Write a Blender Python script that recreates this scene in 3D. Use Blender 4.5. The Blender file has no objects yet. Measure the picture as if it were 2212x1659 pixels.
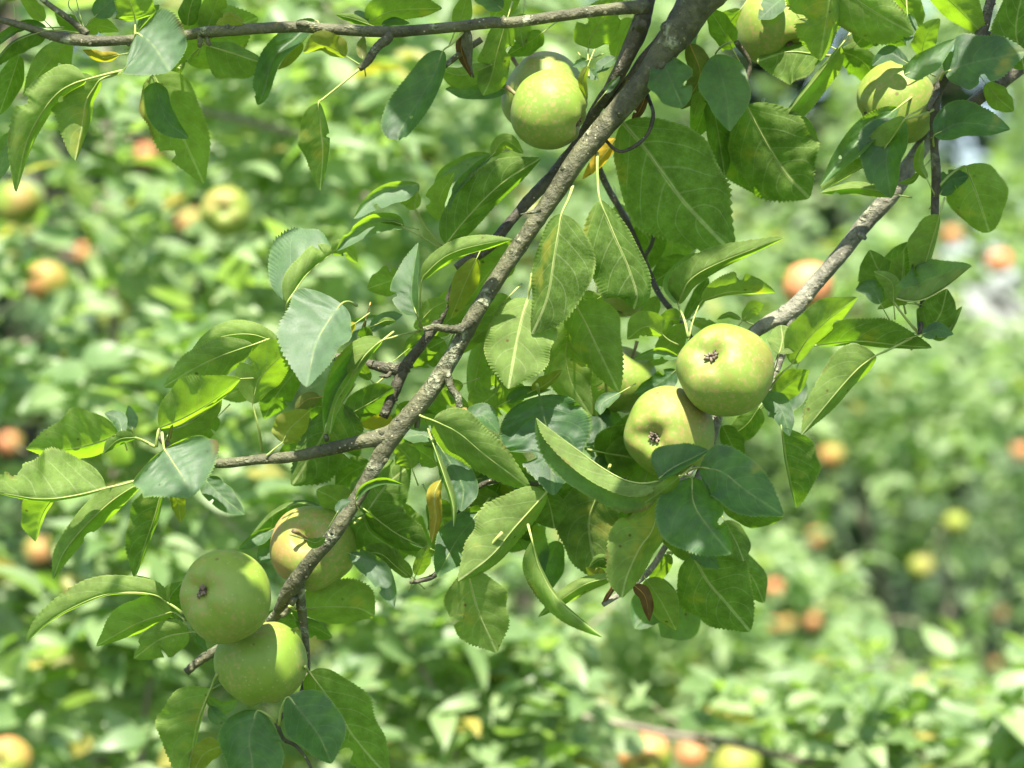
import bpy, math, random
import numpy as np
from mathutils import Vector, Matrix, noise as mnoise

random.seed(7); RNG = np.random.default_rng(11)
SC = bpy.context.scene
COL = SC.collection

# ------------------------------------------------------------------ camera, sky, sun, exposure
D = 1.8                 # metres from the lens to the branch in focus
S = 0.71 / 2212         # metres per sheet unit at that distance
CX, CY, CZ = 1106.0, 829.5, 1.6
cam = bpy.data.cameras.new('camera'); camo = bpy.data.objects.new('camera', cam); COL.objects.link(camo)
camo.location = (0, 0, CZ); camo.rotation_euler = (math.radians(90), 0, 0)
cam.sensor_width = 36; cam.lens = 36 * D / 0.71
cam.clip_start = 0.05; cam.clip_end = 500
cam.dof.use_dof = True; cam.dof.focus_distance = D + 0.005; cam.dof.aperture_fstop = 5.0
SC.camera = camo

SUN_EL, SUN_AZ = 60.0, 6.0     # degrees above the horizon / to the left of straight behind the lens
w = bpy.data.worlds.new('World'); SC.world = w; w.use_nodes = True
nt = w.node_tree
sky = nt.nodes.new('ShaderNodeTexSky'); sky.sky_type = 'NISHITA'; sky.sun_disc = False
sky.sun_elevation = math.radians(SUN_EL); sky.sun_rotation = math.radians(180 + SUN_AZ)
sky.air_density = 1.0; sky.dust_density = 1.5
bg = nt.nodes['Background']; nt.links.new(sky.outputs[0], bg.inputs[0]); bg.inputs[1].default_value = 0.10
sun = bpy.data.lights.new('sun', 'SUN'); sun.energy = 5.0; sun.angle = math.radians(0.53); sun.color = (1, 0.94, 0.82)
suno = bpy.data.objects.new('sun', sun); COL.objects.link(suno)
e, a = math.radians(SUN_EL), math.radians(SUN_AZ)
SDIR = Vector((-math.sin(a) * math.cos(e), -math.cos(a) * math.cos(e), math.sin(e)))
suno.rotation_euler = SDIR.to_track_quat('Z', 'Y').to_euler(); suno.location = (0, 0, 20)
SC.view_settings.view_transform = 'Standard'; SC.view_settings.look = 'None'
SC.view_settings.exposure = 1.92; SC.view_settings.gamma = 1
SC.cycles.use_denoising = True
SC.cycles.max_bounces = 8; SC.cycles.diffuse_bounces = 4; SC.cycles.transmission_bounces = 4
SC.cycles.sample_clamp_indirect = 6

def P(x, y, z=0.0):
    "sheet position (2212 wide) and metres behind the focus plane -> world point"
    k = (D + z) / D
    return Vector(((x - CX) * S * k, D + z, CZ - (y - CY) * S * k))

# ------------------------------------------------------------------ node helper and materials
class NT:
    def __init__(s, name):
        s.m = bpy.data.materials.new(name); s.m.use_nodes = True
        s.t = s.m.node_tree; s.t.nodes.clear()
    def n(s, typ, ins=None, out=0, **kw):
        nd = s.t.nodes.new('ShaderNode' + typ)
        for k, v in kw.items(): setattr(nd, k, v)
        for k, v in (ins or {}).items(): s.set(nd.inputs[k], v)
        return nd.outputs[out] if out is not None else nd
    def set(s, sock, v):
        if isinstance(v, bpy.types.NodeSocket): s.t.links.new(v, sock)
        elif isinstance(v, (tuple, list)) and len(v) == 3 and sock.type == 'RGBA': sock.default_value = (*v, 1)
        else: sock.default_value = v
    def math(s, op, a, b=0.0, c=0.0, clamp=False):
        return s.n('Math', {0: a, 1: b, 2: c}, operation=op, use_clamp=clamp)
    def mix(s, f, a, b, blend='MIX'):
        return s.n('Mix', {0: f, 6: a, 7: b}, out=2, data_type='RGBA', blend_type=blend, clamp_factor=True)
    def sm(s, x, lo, hi, to0=0.0, to1=1.0):
        return s.n('MapRange', {0: x, 1: lo, 2: hi, 3: to0, 4: to1}, interpolation_type='SMOOTHSTEP')
    def attr(s, name): return s.n('Attribute', out=2, attribute_name=name)
    def out(s, sh): s.t.links.new(sh, s.n('OutputMaterial', out=None).inputs[0]); return s.m

def make_leaf_mat(name, detail=True):
    g = NT(name)
    uv = g.n('UVMap', uv_map='UVMap')
    sep = g.n('SeparateXYZ', {0: uv}, out=None); u, v = sep.outputs[0], sep.outputs[1]
    av = g.math('ABSOLUTE', v)
    rnd, yel, dead, ld, sky_tint = (g.attr(k) for k in ('rnd', 'yel', 'dead', 'ld', 'sky_tint'))
    back = g.n('NewGeometry', out=None).outputs['Backfacing']
    obj = g.n('TexCoord', out=None).outputs['Object']
    mid = g.sm(ld, 0.02, 0.055, 1, 0)
    nz = g.n('TexNoise', {'Vector': obj, 'Scale': 38.0, 'Detail': 3.0})
    nz2 = g.n('TexNoise', {'Vector': obj, 'Scale': 150.0, 'Detail': 2.0})
    if detail:
        ph = g.math('SUBTRACT', u, g.math('ADD', g.math('MULTIPLY', av, 0.10), g.math('MULTIPLY', g.math('POWER', av, 2.0), 0.24)))
        ph = g.math('ADD', ph, g.math('MULTIPLY', g.math('SUBTRACT', nz, 0.5), 0.05))
        ph = g.math('ADD', g.math('MULTIPLY', ph, 6.0), g.math('MULTIPLY', g.math('GREATER_THAN', v, 0.0), 0.45))
        fr = g.math('ABSOLUTE', g.math('SUBTRACT', g.math('FRACT', ph), 0.5))
        vein = g.math('MULTIPLY', g.sm(fr, 0.018, 0.055, 1, 0), g.sm(av, 0.72, 0.98, 1, 0))
        comb = g.n('CombineXYZ', {0: g.math('MULTIPLY', u, 34.0), 1: g.math('MULTIPLY', v, 13.0), 2: g.math('MULTIPLY', rnd, 50.0)})
        vor = g.n('TexVoronoi', {'Vector': comb, 'Scale': 1.0}, feature='DISTANCE_TO_EDGE')
        net = g.sm(vor, 0.0, 0.13, 1, 0)
    else:
        vein = 0.0; net = 0.0
    # reflected colours of the two faces
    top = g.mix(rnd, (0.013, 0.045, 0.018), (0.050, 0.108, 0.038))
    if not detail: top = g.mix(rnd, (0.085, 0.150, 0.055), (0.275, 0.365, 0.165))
    top = g.mix(g.math('MULTIPLY', g.sm(nz, 0.35, 0.7), 0.5), top, (0.042, 0.10, 0.028) if detail else (0.19, 0.275, 0.12))
    und = g.mix(rnd, (0.066, 0.120, 0.015), (0.155, 0.215, 0.058))
    und = g.mix(g.math('MULTIPLY', g.sm(nz2, 0.3, 0.7), 0.5), und, (0.105, 0.165, 0.036))
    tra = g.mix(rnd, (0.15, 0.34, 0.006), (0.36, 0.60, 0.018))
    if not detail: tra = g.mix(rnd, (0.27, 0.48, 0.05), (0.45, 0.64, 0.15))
    tra = g.mix(g.math('MULTIPLY', g.sm(nz, 0.3, 0.75), 0.6), tra, (0.19, 0.38, 0.010))
    if detail:
        top = g.mix(g.math('MULTIPLY', vein, 0.20), top, (0.13, 0.22, 0.07))
        und = g.mix(g.math('MULTIPLY', net, 0.22), und, (0.29, 0.36, 0.17))
        und = g.mix(g.math('MULTIPLY', vein, 0.28), und, (0.37, 0.43, 0.21))
        tra = g.mix(g.math('MULTIPLY', vein, 0.30), tra, (0.30, 0.42, 0.06))
        tra = g.mix(g.math('MULTIPLY', net, 0.2), tra, (0.12, 0.28, 0.01))
    top = g.mix(g.math('MULTIPLY', mid, 0.4), top, (0.17, 0.24, 0.07))
    und = g.mix(g.math('MULTIPLY', mid, 0.8), und, (0.40, 0.46, 0.20))
    if detail:
        mot = g.sm(g.n('TexNoise', {'Vector': obj, 'Scale': 75.0, 'Detail': 5.0, 'Roughness': 0.65}), 0.30, 0.70, 0.72, 1.22)
        top = g.mix(1.0, top, g.n('CombineColor', {0: mot, 1: mot, 2: mot}), 'MULTIPLY'); und = g.mix(1.0, und, g.n('CombineColor', {0: mot, 1: mot, 2: mot}), 'MULTIPLY')
        tra = g.mix(0.7, tra, g.n('CombineColor', {0: mot, 1: mot, 2: mot}), 'MULTIPLY')
    # yellowing, dead tissue, insect marks
    spots = g.math('MULTIPLY', g.sm(g.n('TexVoronoi', {'Vector': obj, 'Scale': 75.0, 'Randomness': 1.0}), 0.05, 0.13, 1, 0),
                   g.sm(g.n('TexNoise', {'Vector': obj, 'Scale': 22.0}), 0.50, 0.60))
    edge = g.math('MULTIPLY', g.sm(av, 0.82, 1.0), g.sm(nz, 0.56, 0.68))
    brown = g.math('MAXIMUM', dead, g.math('MULTIPLY', g.math('MAXIMUM', g.math('MULTIPLY', spots, 0.75), g.math('MULTIPLY', edge, 0.55)), g.sm(rnd, 0.25, 0.8)))
    if detail:
        rim = g.math('MULTIPLY', g.sm(av, 0.93, 0.985), 0.45)  # pale line painting the light caught along the toothed edge
        top = g.mix(rim, top, (0.17, 0.24, 0.06)); und = g.mix(rim, und, (0.28, 0.34, 0.10))
    top = g.mix(g.math('MULTIPLY', sky_tint, g.math('ADD', 0.45, g.math('MULTIPLY', nz, 0.6))), top, (0.125, 0.172, 0.128))  # blue-grey sky reflection painted into the upper face colour
    yy = g.math('MAXIMUM', yel, g.math('MULTIPLY', g.sm(nz, 0.62, 0.8), 0.3))
    ref = g.mix(back, top, und)
    ref = g.mix(yy, ref, (0.50, 0.33, 0.03)); tra = g.mix(yy, tra, (0.60, 0.38, 0.01))
    ref = g.mix(brown, ref, (0.11, 0.052, 0.022)); tra = g.mix(brown, tra, (0.07, 0.03, 0.005))
    rough = g.math('ADD', g.n('MapRange', {0: back, 3: 0.53 if detail else 0.46, 4: 0.75}), g.math('MULTIPLY', g.math('SUBTRACT', nz2, 0.5), 0.15))
    spec = g.n('MapRange', {0: back, 3: 0.48 if detail else 0.55, 4: 0.2})
    pr = {'Base Color': ref, 'Roughness': rough, 'Specular IOR Level': spec}
    if detail:
        h = g.math('ADD', g.math('ADD', g.math('MULTIPLY', vein, -0.6), g.math('MULTIPLY', net, -0.3)), g.math('MULTIPLY', nz2, 0.5))
        pr['Normal'] = g.n('Bump', {'Strength': 0.25, 'Distance': 0.0006, 'Height': h})
    b = g.n('BsdfPrincipled', pr)
    tr = g.n('BsdfTranslucent', {0: tra})
    sh = g.n('MixShader', {0: g.math('MULTIPLY', g.math('SUBTRACT', 1.0, g.math('MULTIPLY', dead, 0.8)), (0.50 if detail else 0.46)), 1: b, 2: tr})
    if detail:      # insect holes
        hv = g.n('TexVoronoi', {'Vector': obj, 'Scale': 48.0, 'Randomness': 1.0}, out=None)
        hs = g.n('SeparateColor', {0: hv.outputs['Color']}, out=0)
        hole = g.math('MULTIPLY', g.math('LESS_THAN', g.math('ADD', hv.outputs['Distance'], g.math('MULTIPLY', nz2, 0.12)), 0.125), g.math('GREATER_THAN', hs, 0.90))
        sh = g.n('MixShader', {0: hole, 1: sh, 2: g.n('BsdfTransparent')})
    return g.out(sh)

def make_bark(name, c0, c1, lich=1.0, scale=1.0):
    g = NT(name)
    obj = g.n('TexCoord', out=None).outputs['Object']
    n1 = g.n('TexNoise', {'Vector': obj, 'Scale': 30.0 * scale, 'Detail': 5.0, 'Roughness': 0.6})
    n2 = g.n('TexNoise', {'Vector': obj, 'Scale': 170.0 * scale, 'Detail': 4.0, 'Roughness': 0.65})
    n3 = g.n('TexNoise', {'Vector': obj, 'Scale': 62.0 * scale, 'Detail': 3.0})
    col = g.mix(g.sm(n1, 0.32, 0.68), c0, c1)
    col = g.mix(g.math('MULTIPLY', g.sm(n2, 0.45, 0.75), 0.5), col, (c1[0] * 1.5, c1[1] * 1.5, c1[2] * 1.45))
    col = g.mix(g.math('MULTIPLY', g.sm(n2, 0.28, 0.42, 1, 0), 0.6), col, (c0[0] * .5, c0[1] * .45, c0[2] * .4))
    # pale lenticels, grey-green lichen crust, yellow lichen
    le = g.sm(g.n('TexVoronoi', {'Vector': obj, 'Scale': 270.0 * scale}), 0.10, 0.22, 1, 0)
    le = g.math('MULTIPLY', le, g.sm(g.n('TexNoise', {'Vector': obj, 'Scale': 90.0}), 0.5, 0.6))
    col = g.mix(g.math('MULTIPLY', le, 0.75), col, (0.42, 0.36, 0.22))
    l1 = g.math('MULTIPLY', g.sm(n3, 0.55, 0.66), g.sm(n2, 0.36, 0.6))
    col = g.mix(g.math('MULTIPLY', l1, 0.7 * lich), col, (0.30, 0.32, 0.20))
    l2 = g.math('MULTIPLY', g.sm(g.n('TexNoise', {'Vector': obj, 'Scale': 34.0, 'W': 3.0, 'Detail': 5.0, 'Roughness': 0.65}, noise_dimensions='4D'), 0.64, 0.72), g.sm(n2, 0.4, 0.6))
    col = g.mix(g.math('MULTIPLY', l2, 0.7 * lich), col, (0.38, 0.30, 0.03))
    h = g.math('ADD', g.math('ADD', n2, g.math('MULTIPLY', n1, 0.8)), g.math('MULTIPLY', l1, 0.7))
    bmp = g.n('Bump', {'Strength': 0.9, 'Distance': 0.0032, 'Height': h})
    return g.out(g.n('BsdfPrincipled', {'Base Color': col, 'Roughness': 0.62, 'Specular IOR Level': 0.35, 'Normal': bmp}))

def make_apple_mat():
    g = NT('apple_skin')
    obj = g.n('TexCoord', out=None).outputs['Object']
    oi = g.n('ObjectInfo', out=None)
    cs = g.n('SeparateColor', {0: oi.outputs['Color']}, out=None); blush, yellow = cs.outputs[0], cs.outputs[1]
    sep = g.n('SeparateXYZ', {0: g.n('VectorMath', {0: obj, 1: (32, 32, 32)}, operation='MULTIPLY')}, out=None)
    off = g.n('VectorMath', {0: obj, 1: g.n('CombineXYZ', {0: g.math('MULTIPLY', oi.outputs['Random'], 3.0)})}, operation='ADD')
    n1 = g.n('TexNoise', {'Vector': off, 'Scale': 22.0, 'Detail': 3.0})
    n2 = g.n('TexNoise', {'Vector': off, 'Scale': 120.0, 'Detail': 4.0, 'Roughness': 0.6})
    col = g.mix(yellow, (0.118, 0.205, 0.016), (0.215, 0.255, 0.032))
    col = g.mix(g.sm(n1, 0.38, 0.68), col, (0.155, 0.22, 0.036))
    col = g.mix(g.math('MULTIPLY', g.sm(n2, 0.4, 0.75), 0.45), col, (0.105, 0.17, 0.016))
    n4 = g.n('TexNoise', {'Vector': off, 'Scale': 300.0, 'Detail': 3.0})
    col = g.mix(g.math('MULTIPLY', g.math('MULTIPLY', g.sm(n4, 0.50, 0.64), g.sm(n1, 0.36, 0.56)), 0.55), col, (0.29, 0.21, 0.08))
    # blush on the +X cheek
    bl = g.math('ADD', g.math('MULTIPLY', sep.outputs[0], 0.55), g.math('MULTIPLY', g.math('SUBTRACT', n1, 0.5), 2.0))
    bl = g.math('ADD', bl, g.math('MULTIPLY', g.math('SUBTRACT', n2, 0.5), 0.7))
    bl = g.math('ADD', bl, g.math('SUBTRACT', g.math('MULTIPLY', blush, 1.7), 0.75))
    bl = g.math('MULTIPLY', g.sm(bl, 0.0, 0.9), g.math('MINIMUM', g.math('ADD', blush, 0.25), 0.92))
    col = g.mix(bl, col, g.mix(g.sm(blush, 0.3, 0.7), (0.23, 0.115, 0.045), (0.48, 0.18, 0.08)))
    # russet round the two hollows, pale breathing dots, a few scabs
    ru = g.math('MULTIPLY', g.sm(g.math('ABSOLUTE', sep.outputs[2]), 0.62, 0.86), g.sm(n2, 0.42, 0.62))
    col = g.mix(g.math('MULTIPLY', ru, 0.35), col, (0.30, 0.19, 0.07))
    vo = g.n('TexVoronoi', {'Vector': off, 'Scale': 230.0}, out=None)
    dots = g.math('MULTIPLY', g.sm(vo.outputs['Distance'], 0.10, 0.22, 1, 0), 0.35)
    col = g.mix(dots, col, (0.31, 0.31, 0.14))
    sc = g.math('MULTIPLY', g.sm(g.n('TexVoronoi', {'Vector': off, 'Scale': 62.0}), 0.06, 0.11, 1, 0), g.sm(g.n('TexNoise', {'Vector': off, 'Scale': 30.0}), 0.55, 0.6))
    col = g.mix(g.math('MULTIPLY', sc, 0.8), col, (0.12, 0.06, 0.025))
    bmp = g.n('Bump', {'Strength': 0.15, 'Distance': 0.0008, 'Height': n2})
    b = g.n('BsdfPrincipled', {'Base Color': col, 'Roughness': g.math('ADD', 0.48, g.math('MULTIPLY', n2, 0.2)), 'Specular IOR Level': 0.42, 'Normal': bmp,
            'Subsurface Weight': 0.12, 'Subsurface Radius': (0.006, 0.005, 0.001), 'Subsurface Scale': 0.6})
    return g.out(b)

def make_simple(name, c0, c1, scale, rough=0.6, trans=None):
    g = NT(name)
    obj = g.n('TexCoord', out=None).outputs['Object']
    n1 = g.n('TexNoise', {'Vector': obj, 'Scale': scale, 'Detail': 4.0})
    b = g.n('BsdfPrincipled', {'Base Color': g.mix(g.sm(n1, 0.3, 0.7), c0, c1), 'Roughness': rough, 'Specular IOR Level': 0.35,
            'Normal': g.n('Bump', {'Strength': 0.3, 'Distance': 0.001, 'Height': n1})})
    return g.out(b)

M_LEAF = make_leaf_mat('apple_leaf')
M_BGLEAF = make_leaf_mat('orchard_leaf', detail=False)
M_BARK = make_bark('apple_bark', (0.036, 0.037, 0.017), (0.092, 0.093, 0.047))
M_BARKLT = make_bark('grey_bark', (0.085, 0.084, 0.060), (0.19, 0.187, 0.135))
M_BARKDK = make_bark('dark_bark', (0.028, 0.026, 0.016), (0.068, 0.062, 0.038), 0.6)
M_BGBARK = make_bark('orchard_bark', (0.10, 0.085, 0.06), (0.20, 0.175, 0.13), 0.4, 0.3)
M_SHOOT = make_bark('pale_shoot', (0.17, 0.15, 0.10), (0.34, 0.30, 0.21), 0.3, 0.5)
M_DARKLEAF = make_simple('shade_toned_leaf', (0.022, 0.052, 0.016), (0.055, 0.105, 0.032), 2, 0.6)  # shade of the far wood and hedge put into a dark leaf colour
M_PET = make_simple('petiole', (0.17, 0.24, 0.05), (0.27, 0.31, 0.09), 60)
M_PETB = make_simple('brown_petiole', (0.30, 0.16, 0.04), (0.38, 0.24, 0.07), 60)
M_APPLE = make_apple_mat()
M_SEPAL = make_simple('dry_sepal', (0.05, 0.035, 0.022), (0.20, 0.16, 0.11), 300, 0.8)
M_STALK = make_simple('apple_stalk', (0.09, 0.06, 0.03), (0.22, 0.19, 0.07), 120)
M_GRASS = make_simple('grass_ground', (0.030, 0.055, 0.018), (0.07, 0.11, 0.03), 4, 0.9)

# ------------------------------------------------------------------ mesh helpers
def mesh_obj(name, verts, faces, mat, parent=None, origin=None, attrs=None, uv=None):
    v = np.asarray(verts, dtype=np.float32).reshape(-1, 3)
    org = Vector(origin) if origin is not None else Vector((0, 0, 0))
    v = v - np.array(org, dtype=np.float32)
    me = bpy.data.meshes.new(name)
    if isinstance(faces, np.ndarray):
        nf = len(faces); me.vertices.add(len(v)); me.vertices.foreach_set('co', v.ravel())
        me.loops.add(nf * 4); me.loops.foreach_set('vertex_index', faces.astype(np.int32).ravel())
        me.polygons.add(nf); me.polygons.foreach_set('loop_start', np.arange(0, nf * 4, 4, dtype=np.int32))
        me.update(calc_edges=True)
    else:
        me.from_pydata(v.tolist(), [], faces)
    me.polygons.foreach_set('use_smooth', np.ones(len(me.polygons), dtype=bool))
    if uv is not None:
        lay = me.uv_layers.new(name='UVMap'); idx = np.empty(len(me.loops), dtype=np.int32)
        me.loops.foreach_get('vertex_index', idx); lay.data.foreach_set('uv', np.asarray(uv, dtype=np.float32)[idx].ravel())
    for k, arr in (attrs or {}).items():
        at = me.attributes.new(k, 'FLOAT', 'POINT'); at.data.foreach_set('value', np.asarray(arr, dtype=np.float32))
    me.materials.append(mat)
    o = bpy.data.objects.new(name, me); COL.objects.link(o)
    if parent is not None:
        o.parent = parent; o.location = org - world_loc(parent)
    else: o.location = org
    return o

def world_loc(o):
    l = Vector(o.location)
    while o.parent is not None: o = o.parent; l += Vector(o.location)
    return l

def tag(o, label=None, cat=None, group=None, kind=None):
    for k, v in (('label', label), ('category', cat), ('group', group), ('kind', kind)):
        if v: o[k] = v
    return o

def catmull(pts, n):
    p = np.asarray(pts, dtype=float)
    if len(p) == 2: p = np.vstack([p[0], (p[0] + p[1]) / 2, p[1]])
    p = np.vstack([2 * p[0] - p[1], p, 2 * p[-1] - p[-2]])
    seg = len(p) - 3; out = []
    for t in np.linspace(0, seg, n):
        i = min(int(t), seg - 1); f = t - i
        a, b, c, d = p[i], p[i + 1], p[i + 2], p[i + 3]
        out.append(0.5 * ((2 * b) + (c - a) * f + (2 * a - 5 * b + 4 * c - d) * f * f + (3 * b - a - 3 * c + d) * f ** 3))
    return np.array(out)

def tube(pts, radii, n, sides, rough=0.0, rings=0.0, cap=True, seed=0):
    "verts, faces of a smooth tapering tube through world points"
    c = catmull(np.column_stack([np.asarray(pts, dtype=float), np.asarray(radii, dtype=float)]), n)
    pos, r = c[:, :3], np.maximum(c[:, 3], 1e-5)
    vs, fs = [], []
    up = Vector((0.31, -0.9, 0.3)).normalized(); prev = None
    for i in range(n):
        t = Vector(pos[min(i + 1, n - 1)] - pos[max(i - 1, 0)]).normalized()
        if prev is None: x = t.cross(up).normalized()
        else: x = (prev - t * prev.dot(t)).normalized()
        prev = x; y = t.cross(x)
        for k in range(sides):
            a = 2 * math.pi * k / sides
            dv = x * math.cos(a) + y * math.sin(a); q = Vector(pos[i])
            rr = r[i]
            if rough:
                nn = mnoise.noise(q * 45 + dv * 0.7 + Vector((seed, 0, 0))) * 0.7 + mnoise.noise(q * 160 + dv * 1.6) * 0.45
                rr *= 1 + rough * nn
            if rings: rr *= 1 + rings * math.sin(i * 1.9) * (0.6 + 0.4 * math.sin(i * 0.7))
            vs.append(q + dv * rr)
    for i in range(n - 1):
        for k in range(sides):
            k2 = (k + 1) % sides
            fs.append((i * sides + k, i * sides + k2, (i + 1) * sides + k2, (i + 1) * sides + k))
    if cap:
        vs.append(Vector(pos[0])); a0 = len(vs) - 1; vs.append(Vector(pos[-1])); a1 = len(vs) - 1
        for k in range(sides):
            k2 = (k + 1) % sides
            fs.append((a0, k2, k)); fs.append((a1, (n - 1) * sides + k, (n - 1) * sides + k2))
    return vs, fs

def merge(parts):
    V, F = [], []
    for v, f in parts:
        b = len(V); V += list(v); F += [tuple(i + b for i in q) for q in f]
    return V, F

def wood(pts, sides=16, rough=0.16, rings=0.0, step=7.0, seed=0):
    "pts: (x, y, radius, depth cm) in sheet units"
    p = [P(x, y, z / 100) for x, y, r, z in pts]; r = [q[2] * S for q in pts]
    L = sum((p[i + 1] - p[i]).length for i in range(len(p) - 1)) / S
    return tube(p, r, max(6, int(L / step)), sides, rough, rings, seed=seed)

# ------------------------------------------------------------------ one leaf
def prof(t, rnd=False, p=.84, q=.60, tip=.38):
    if rnd: return np.sin(np.pi * np.clip(t, 0, 1) ** 0.85) ** 0.55
    f = np.sin(np.pi * t ** p) ** q
    return f * (1 - tip * np.clip((t - 0.78) / 0.22, 0, 1) ** 1.4)

LEAFPTS = []
def leaf(parent, side, pts, wl, wr, zb=0.0, zt=None, pet=None, code='', seed=0, crum=0.0, label=None, cup=None, tilt=None):
    rs = np.random.default_rng(seed); wl *= 1.13; wr *= 1.13
    ctrl = np.asarray(pts, dtype=float); k = len(ctrl)
    n = 140
    zt = zb if zt is None else zt
    zz = np.linspace(zb, zt, k) / 100 / S
    c = catmull(np.column_stack([ctrl, zz]), n)
    t = np.linspace(0, 1, n)
    Lpx = np.sum(np.hypot(*np.diff(c[:, :2], axis=0).T))
    W = max(abs(wl), abs(wr), 0.22 * Lpx)
    bow = rs.uniform(-0.06, 0.10) * Lpx
    c[:, 2] += bow * np.sin(np.pi * t)
    # lie of the blade: upper faces turn to the sky, more or less
    ext = np.ptp(c[:, 1]) + 1.2 * (abs(wl) + abs(wr)) * 0.5
    r1, r2 = rs.uniform(.55, 1.05), rs.uniform(.2, .7)
    if tilt is None: tilt = r1 if side == 'U' else -r2
    if wl < 0 or wr < 0: tilt = -0.25
    tilt = math.copysign(min(abs(tilt), 120.0 / max(ext, 1)), tilt); yc = c[0, 1] * .5 + c[n // 2, 1] * .5
    tg = np.gradient(c[:, :2], axis=0); tg /= np.maximum(np.hypot(tg[:, 0], tg[:, 1]), 1e-6)[:, None]
    # smooth the direction so that the edges never tangle
    for _ in range(6): tg[1:-1] = (tg[:-2] + tg[1:-1] * 2 + tg[2:]) / 4
    tg /= np.hypot(tg[:, 0], tg[:, 1])[:, None]
    lf = np.column_stack([tg[:, 1], -tg[:, 0]])
    f0 = prof(t, 'r' in code, rs.uniform(.74, .93), rs.uniform(.52, .66), rs.uniform(.25, .5))
    c[:, 2] += rs.uniform(-.12, .16) * Lpx * t ** 4
    nq = 7; q = np.linspace(0, 1, nq)
    up = -1.0 if side == 'T' else 1.0          # depth sign of the upper face's side
    cols = []; folded = wl < 0 or wr < 0
    nt_ = 32 + int(rs.integers(0, 8)); ph = rs.uniform(0, 1)
    tooth = ((t * nt_ + ph) % 1.0) - 0.35
    amp = 0.07 * rs.uniform(.7, 1.3) * W; kk = rs.uniform(2.0, 3.6); p0 = rs.uniform(0, 6.3, 2)
    cupv = rs.uniform(-0.05, 0.16) if cup is None else cup
    f = f0
    for sgn, wv in ((1, wl), (-1, wr)):
        f = f0 * (1 + .07 * np.sin(2 * np.pi * (rs.uniform(1.2, 2.6) * t + rs.uniform(0, 1))))
        if rs.uniform() < .22:      # a bite out of the rim
            f = f * (1 - rs.uniform(.25, .6) * np.exp(-((t - rs.uniform(.25, .85)) / rs.uniform(.025, .055)) ** 4))
        dz = math.sqrt(max(W * W - wv * wv, 0.0)) * (0.75 if wv >= 0 else 1.0)
        half = []
        for j in range(nq):
            ff = f.copy()
            qj = q[j]
            off = wv * ff * qj
            if j == nq - 1:
                sc = np.clip(f * 2.2, 0, 1)
                off = off + tooth * (0.062 + 0.03 * np.sin(9 * t + ph * 6)) * W * sc * (wv / W if abs(wv) > 1 else 0.1)
            d = up * dz * ff * qj ** 1.25
            if folded: d = (0.5 if wv < 0 else -0.12) * W * ff * qj
            d = d + up * (-cupv) * W * ff * math.sin(math.pi * qj)
            wave = amp * np.sin(2 * np.pi * kk * t + p0[0 if sgn > 0 else 1]) * qj ** 2 * ff
            puck = (0.030 if side == 'T' else 0.018) * W * np.cos(2 * np.pi * (6.0 * (t - 0.10 * qj - 0.24 * qj ** 2) + (0.45 if sgn < 0 else 0))) * math.sin(math.pi * min(qj * 1.1, 1)) * ff
            d = d + wave + up * puck
            if crum:
                d = d + crum * W * np.array([mnoise.noise((tt * 4.2 + seed, sgn * qj * 2.2, 3.3)) + .5 * mnoise.noise((tt * 9 + seed, sgn * qj * 5, 1.3)) for tt in t]) * ff * (0.3 + qj)
            x = c[:, 0] + lf[:, 0] * sgn * off; y = c[:, 1] + lf[:, 1] * sgn * off; z = c[:, 2] + d
            if j == nq - 1:
                fw = 0.03 * W * tooth * np.clip(f * 2, 0, 1); x = x + tg[:, 0] * fw; y = y + tg[:, 1] * fw
            half.append(np.column_stack([x, y, z + tilt * (y - yc)]))
        cols.append(half)
    grid = list(reversed(cols[0][1:])) + cols[1]         # left edge .. midrib .. right edge
    sv = np.concatenate([q[:0:-1], -q])
    nc = len(grid); G = np.stack(grid, axis=1)           # n, nc, 3
    kz = (D + G[..., 2] * S) / D
    Wd = np.stack([(G[..., 0] - CX) * S * kz, D + G[..., 2] * S, CZ - (G[..., 1] - CY) * S * kz], axis=-1).reshape(-1, 3)
    i, j = np.meshgrid(np.arange(n - 1), np.arange(nc - 1), indexing='ij'); A = (i * nc + j).ravel()
    F = np.column_stack([A, A + 1, A + nc + 1, A + nc]) if side == 'T' else np.column_stack([A, A + nc, A + nc + 1, A + 1])
    U = np.repeat(t, nc); V = np.tile(sv, n)
    N = n * nc
    rv = rs.uniform(0, 1)
    if 'b' in code: rv = 0.7 + 0.3 * rv
    if 'k' in code: rv = 0.15 * rv
    at = {'rnd': np.full(N, rv), 'yel': np.full(N, 0.85 if 'y' in code else 0.45 if 'o' in code else 0.18 if 'l' in code else 0.0), 'dead': np.full(N, 0.92 if 'd' in code else 0.42 if 'h' in code else 0.0),
          'ld': np.abs(V) * np.repeat(f0, nc), 'sky_tint': np.full(N, 0.62 if 'g' in code else 0.06)}
    org = Vector(Wd[(nc - 1) // 2]); LEAFPTS.append(Wd[(n // 2) * nc + (nc - 1) // 2])
    o = mesh_obj('leaf', Wd, F, M_LEAF, parent, org, at, np.column_stack([U, V]))
    if label: o['label'] = label
    # petiole running on as the raised midrib
    zb_m = (c[0, 2] + tilt * (c[0, 1] - yc)) * S
    bz = parent.get('depth_of_wood', 0.0) / 100
    if pet: pp = [P(x, y, bz + (zb / 100 - bz) * (a / len(pet)) ** .8) for a, (x, y) in enumerate(pet)]
    else:
        d0 = tg[0]; pp = [P(c[0, 0] - d0[0] * 38, c[0, 1] - d0[1] * 38, zb_m + 0.012), P(c[0, 0] - d0[0] * 17, c[0, 1] - d0[1] * 17, zb_m + 0.004)]
    r0 = min(3.0, max(1.3, W * 0.045)) * S
    mr = np.linspace(r0 * 0.72, r0 * 0.10, 7); un = 1 if side == 'T' else -1
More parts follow.
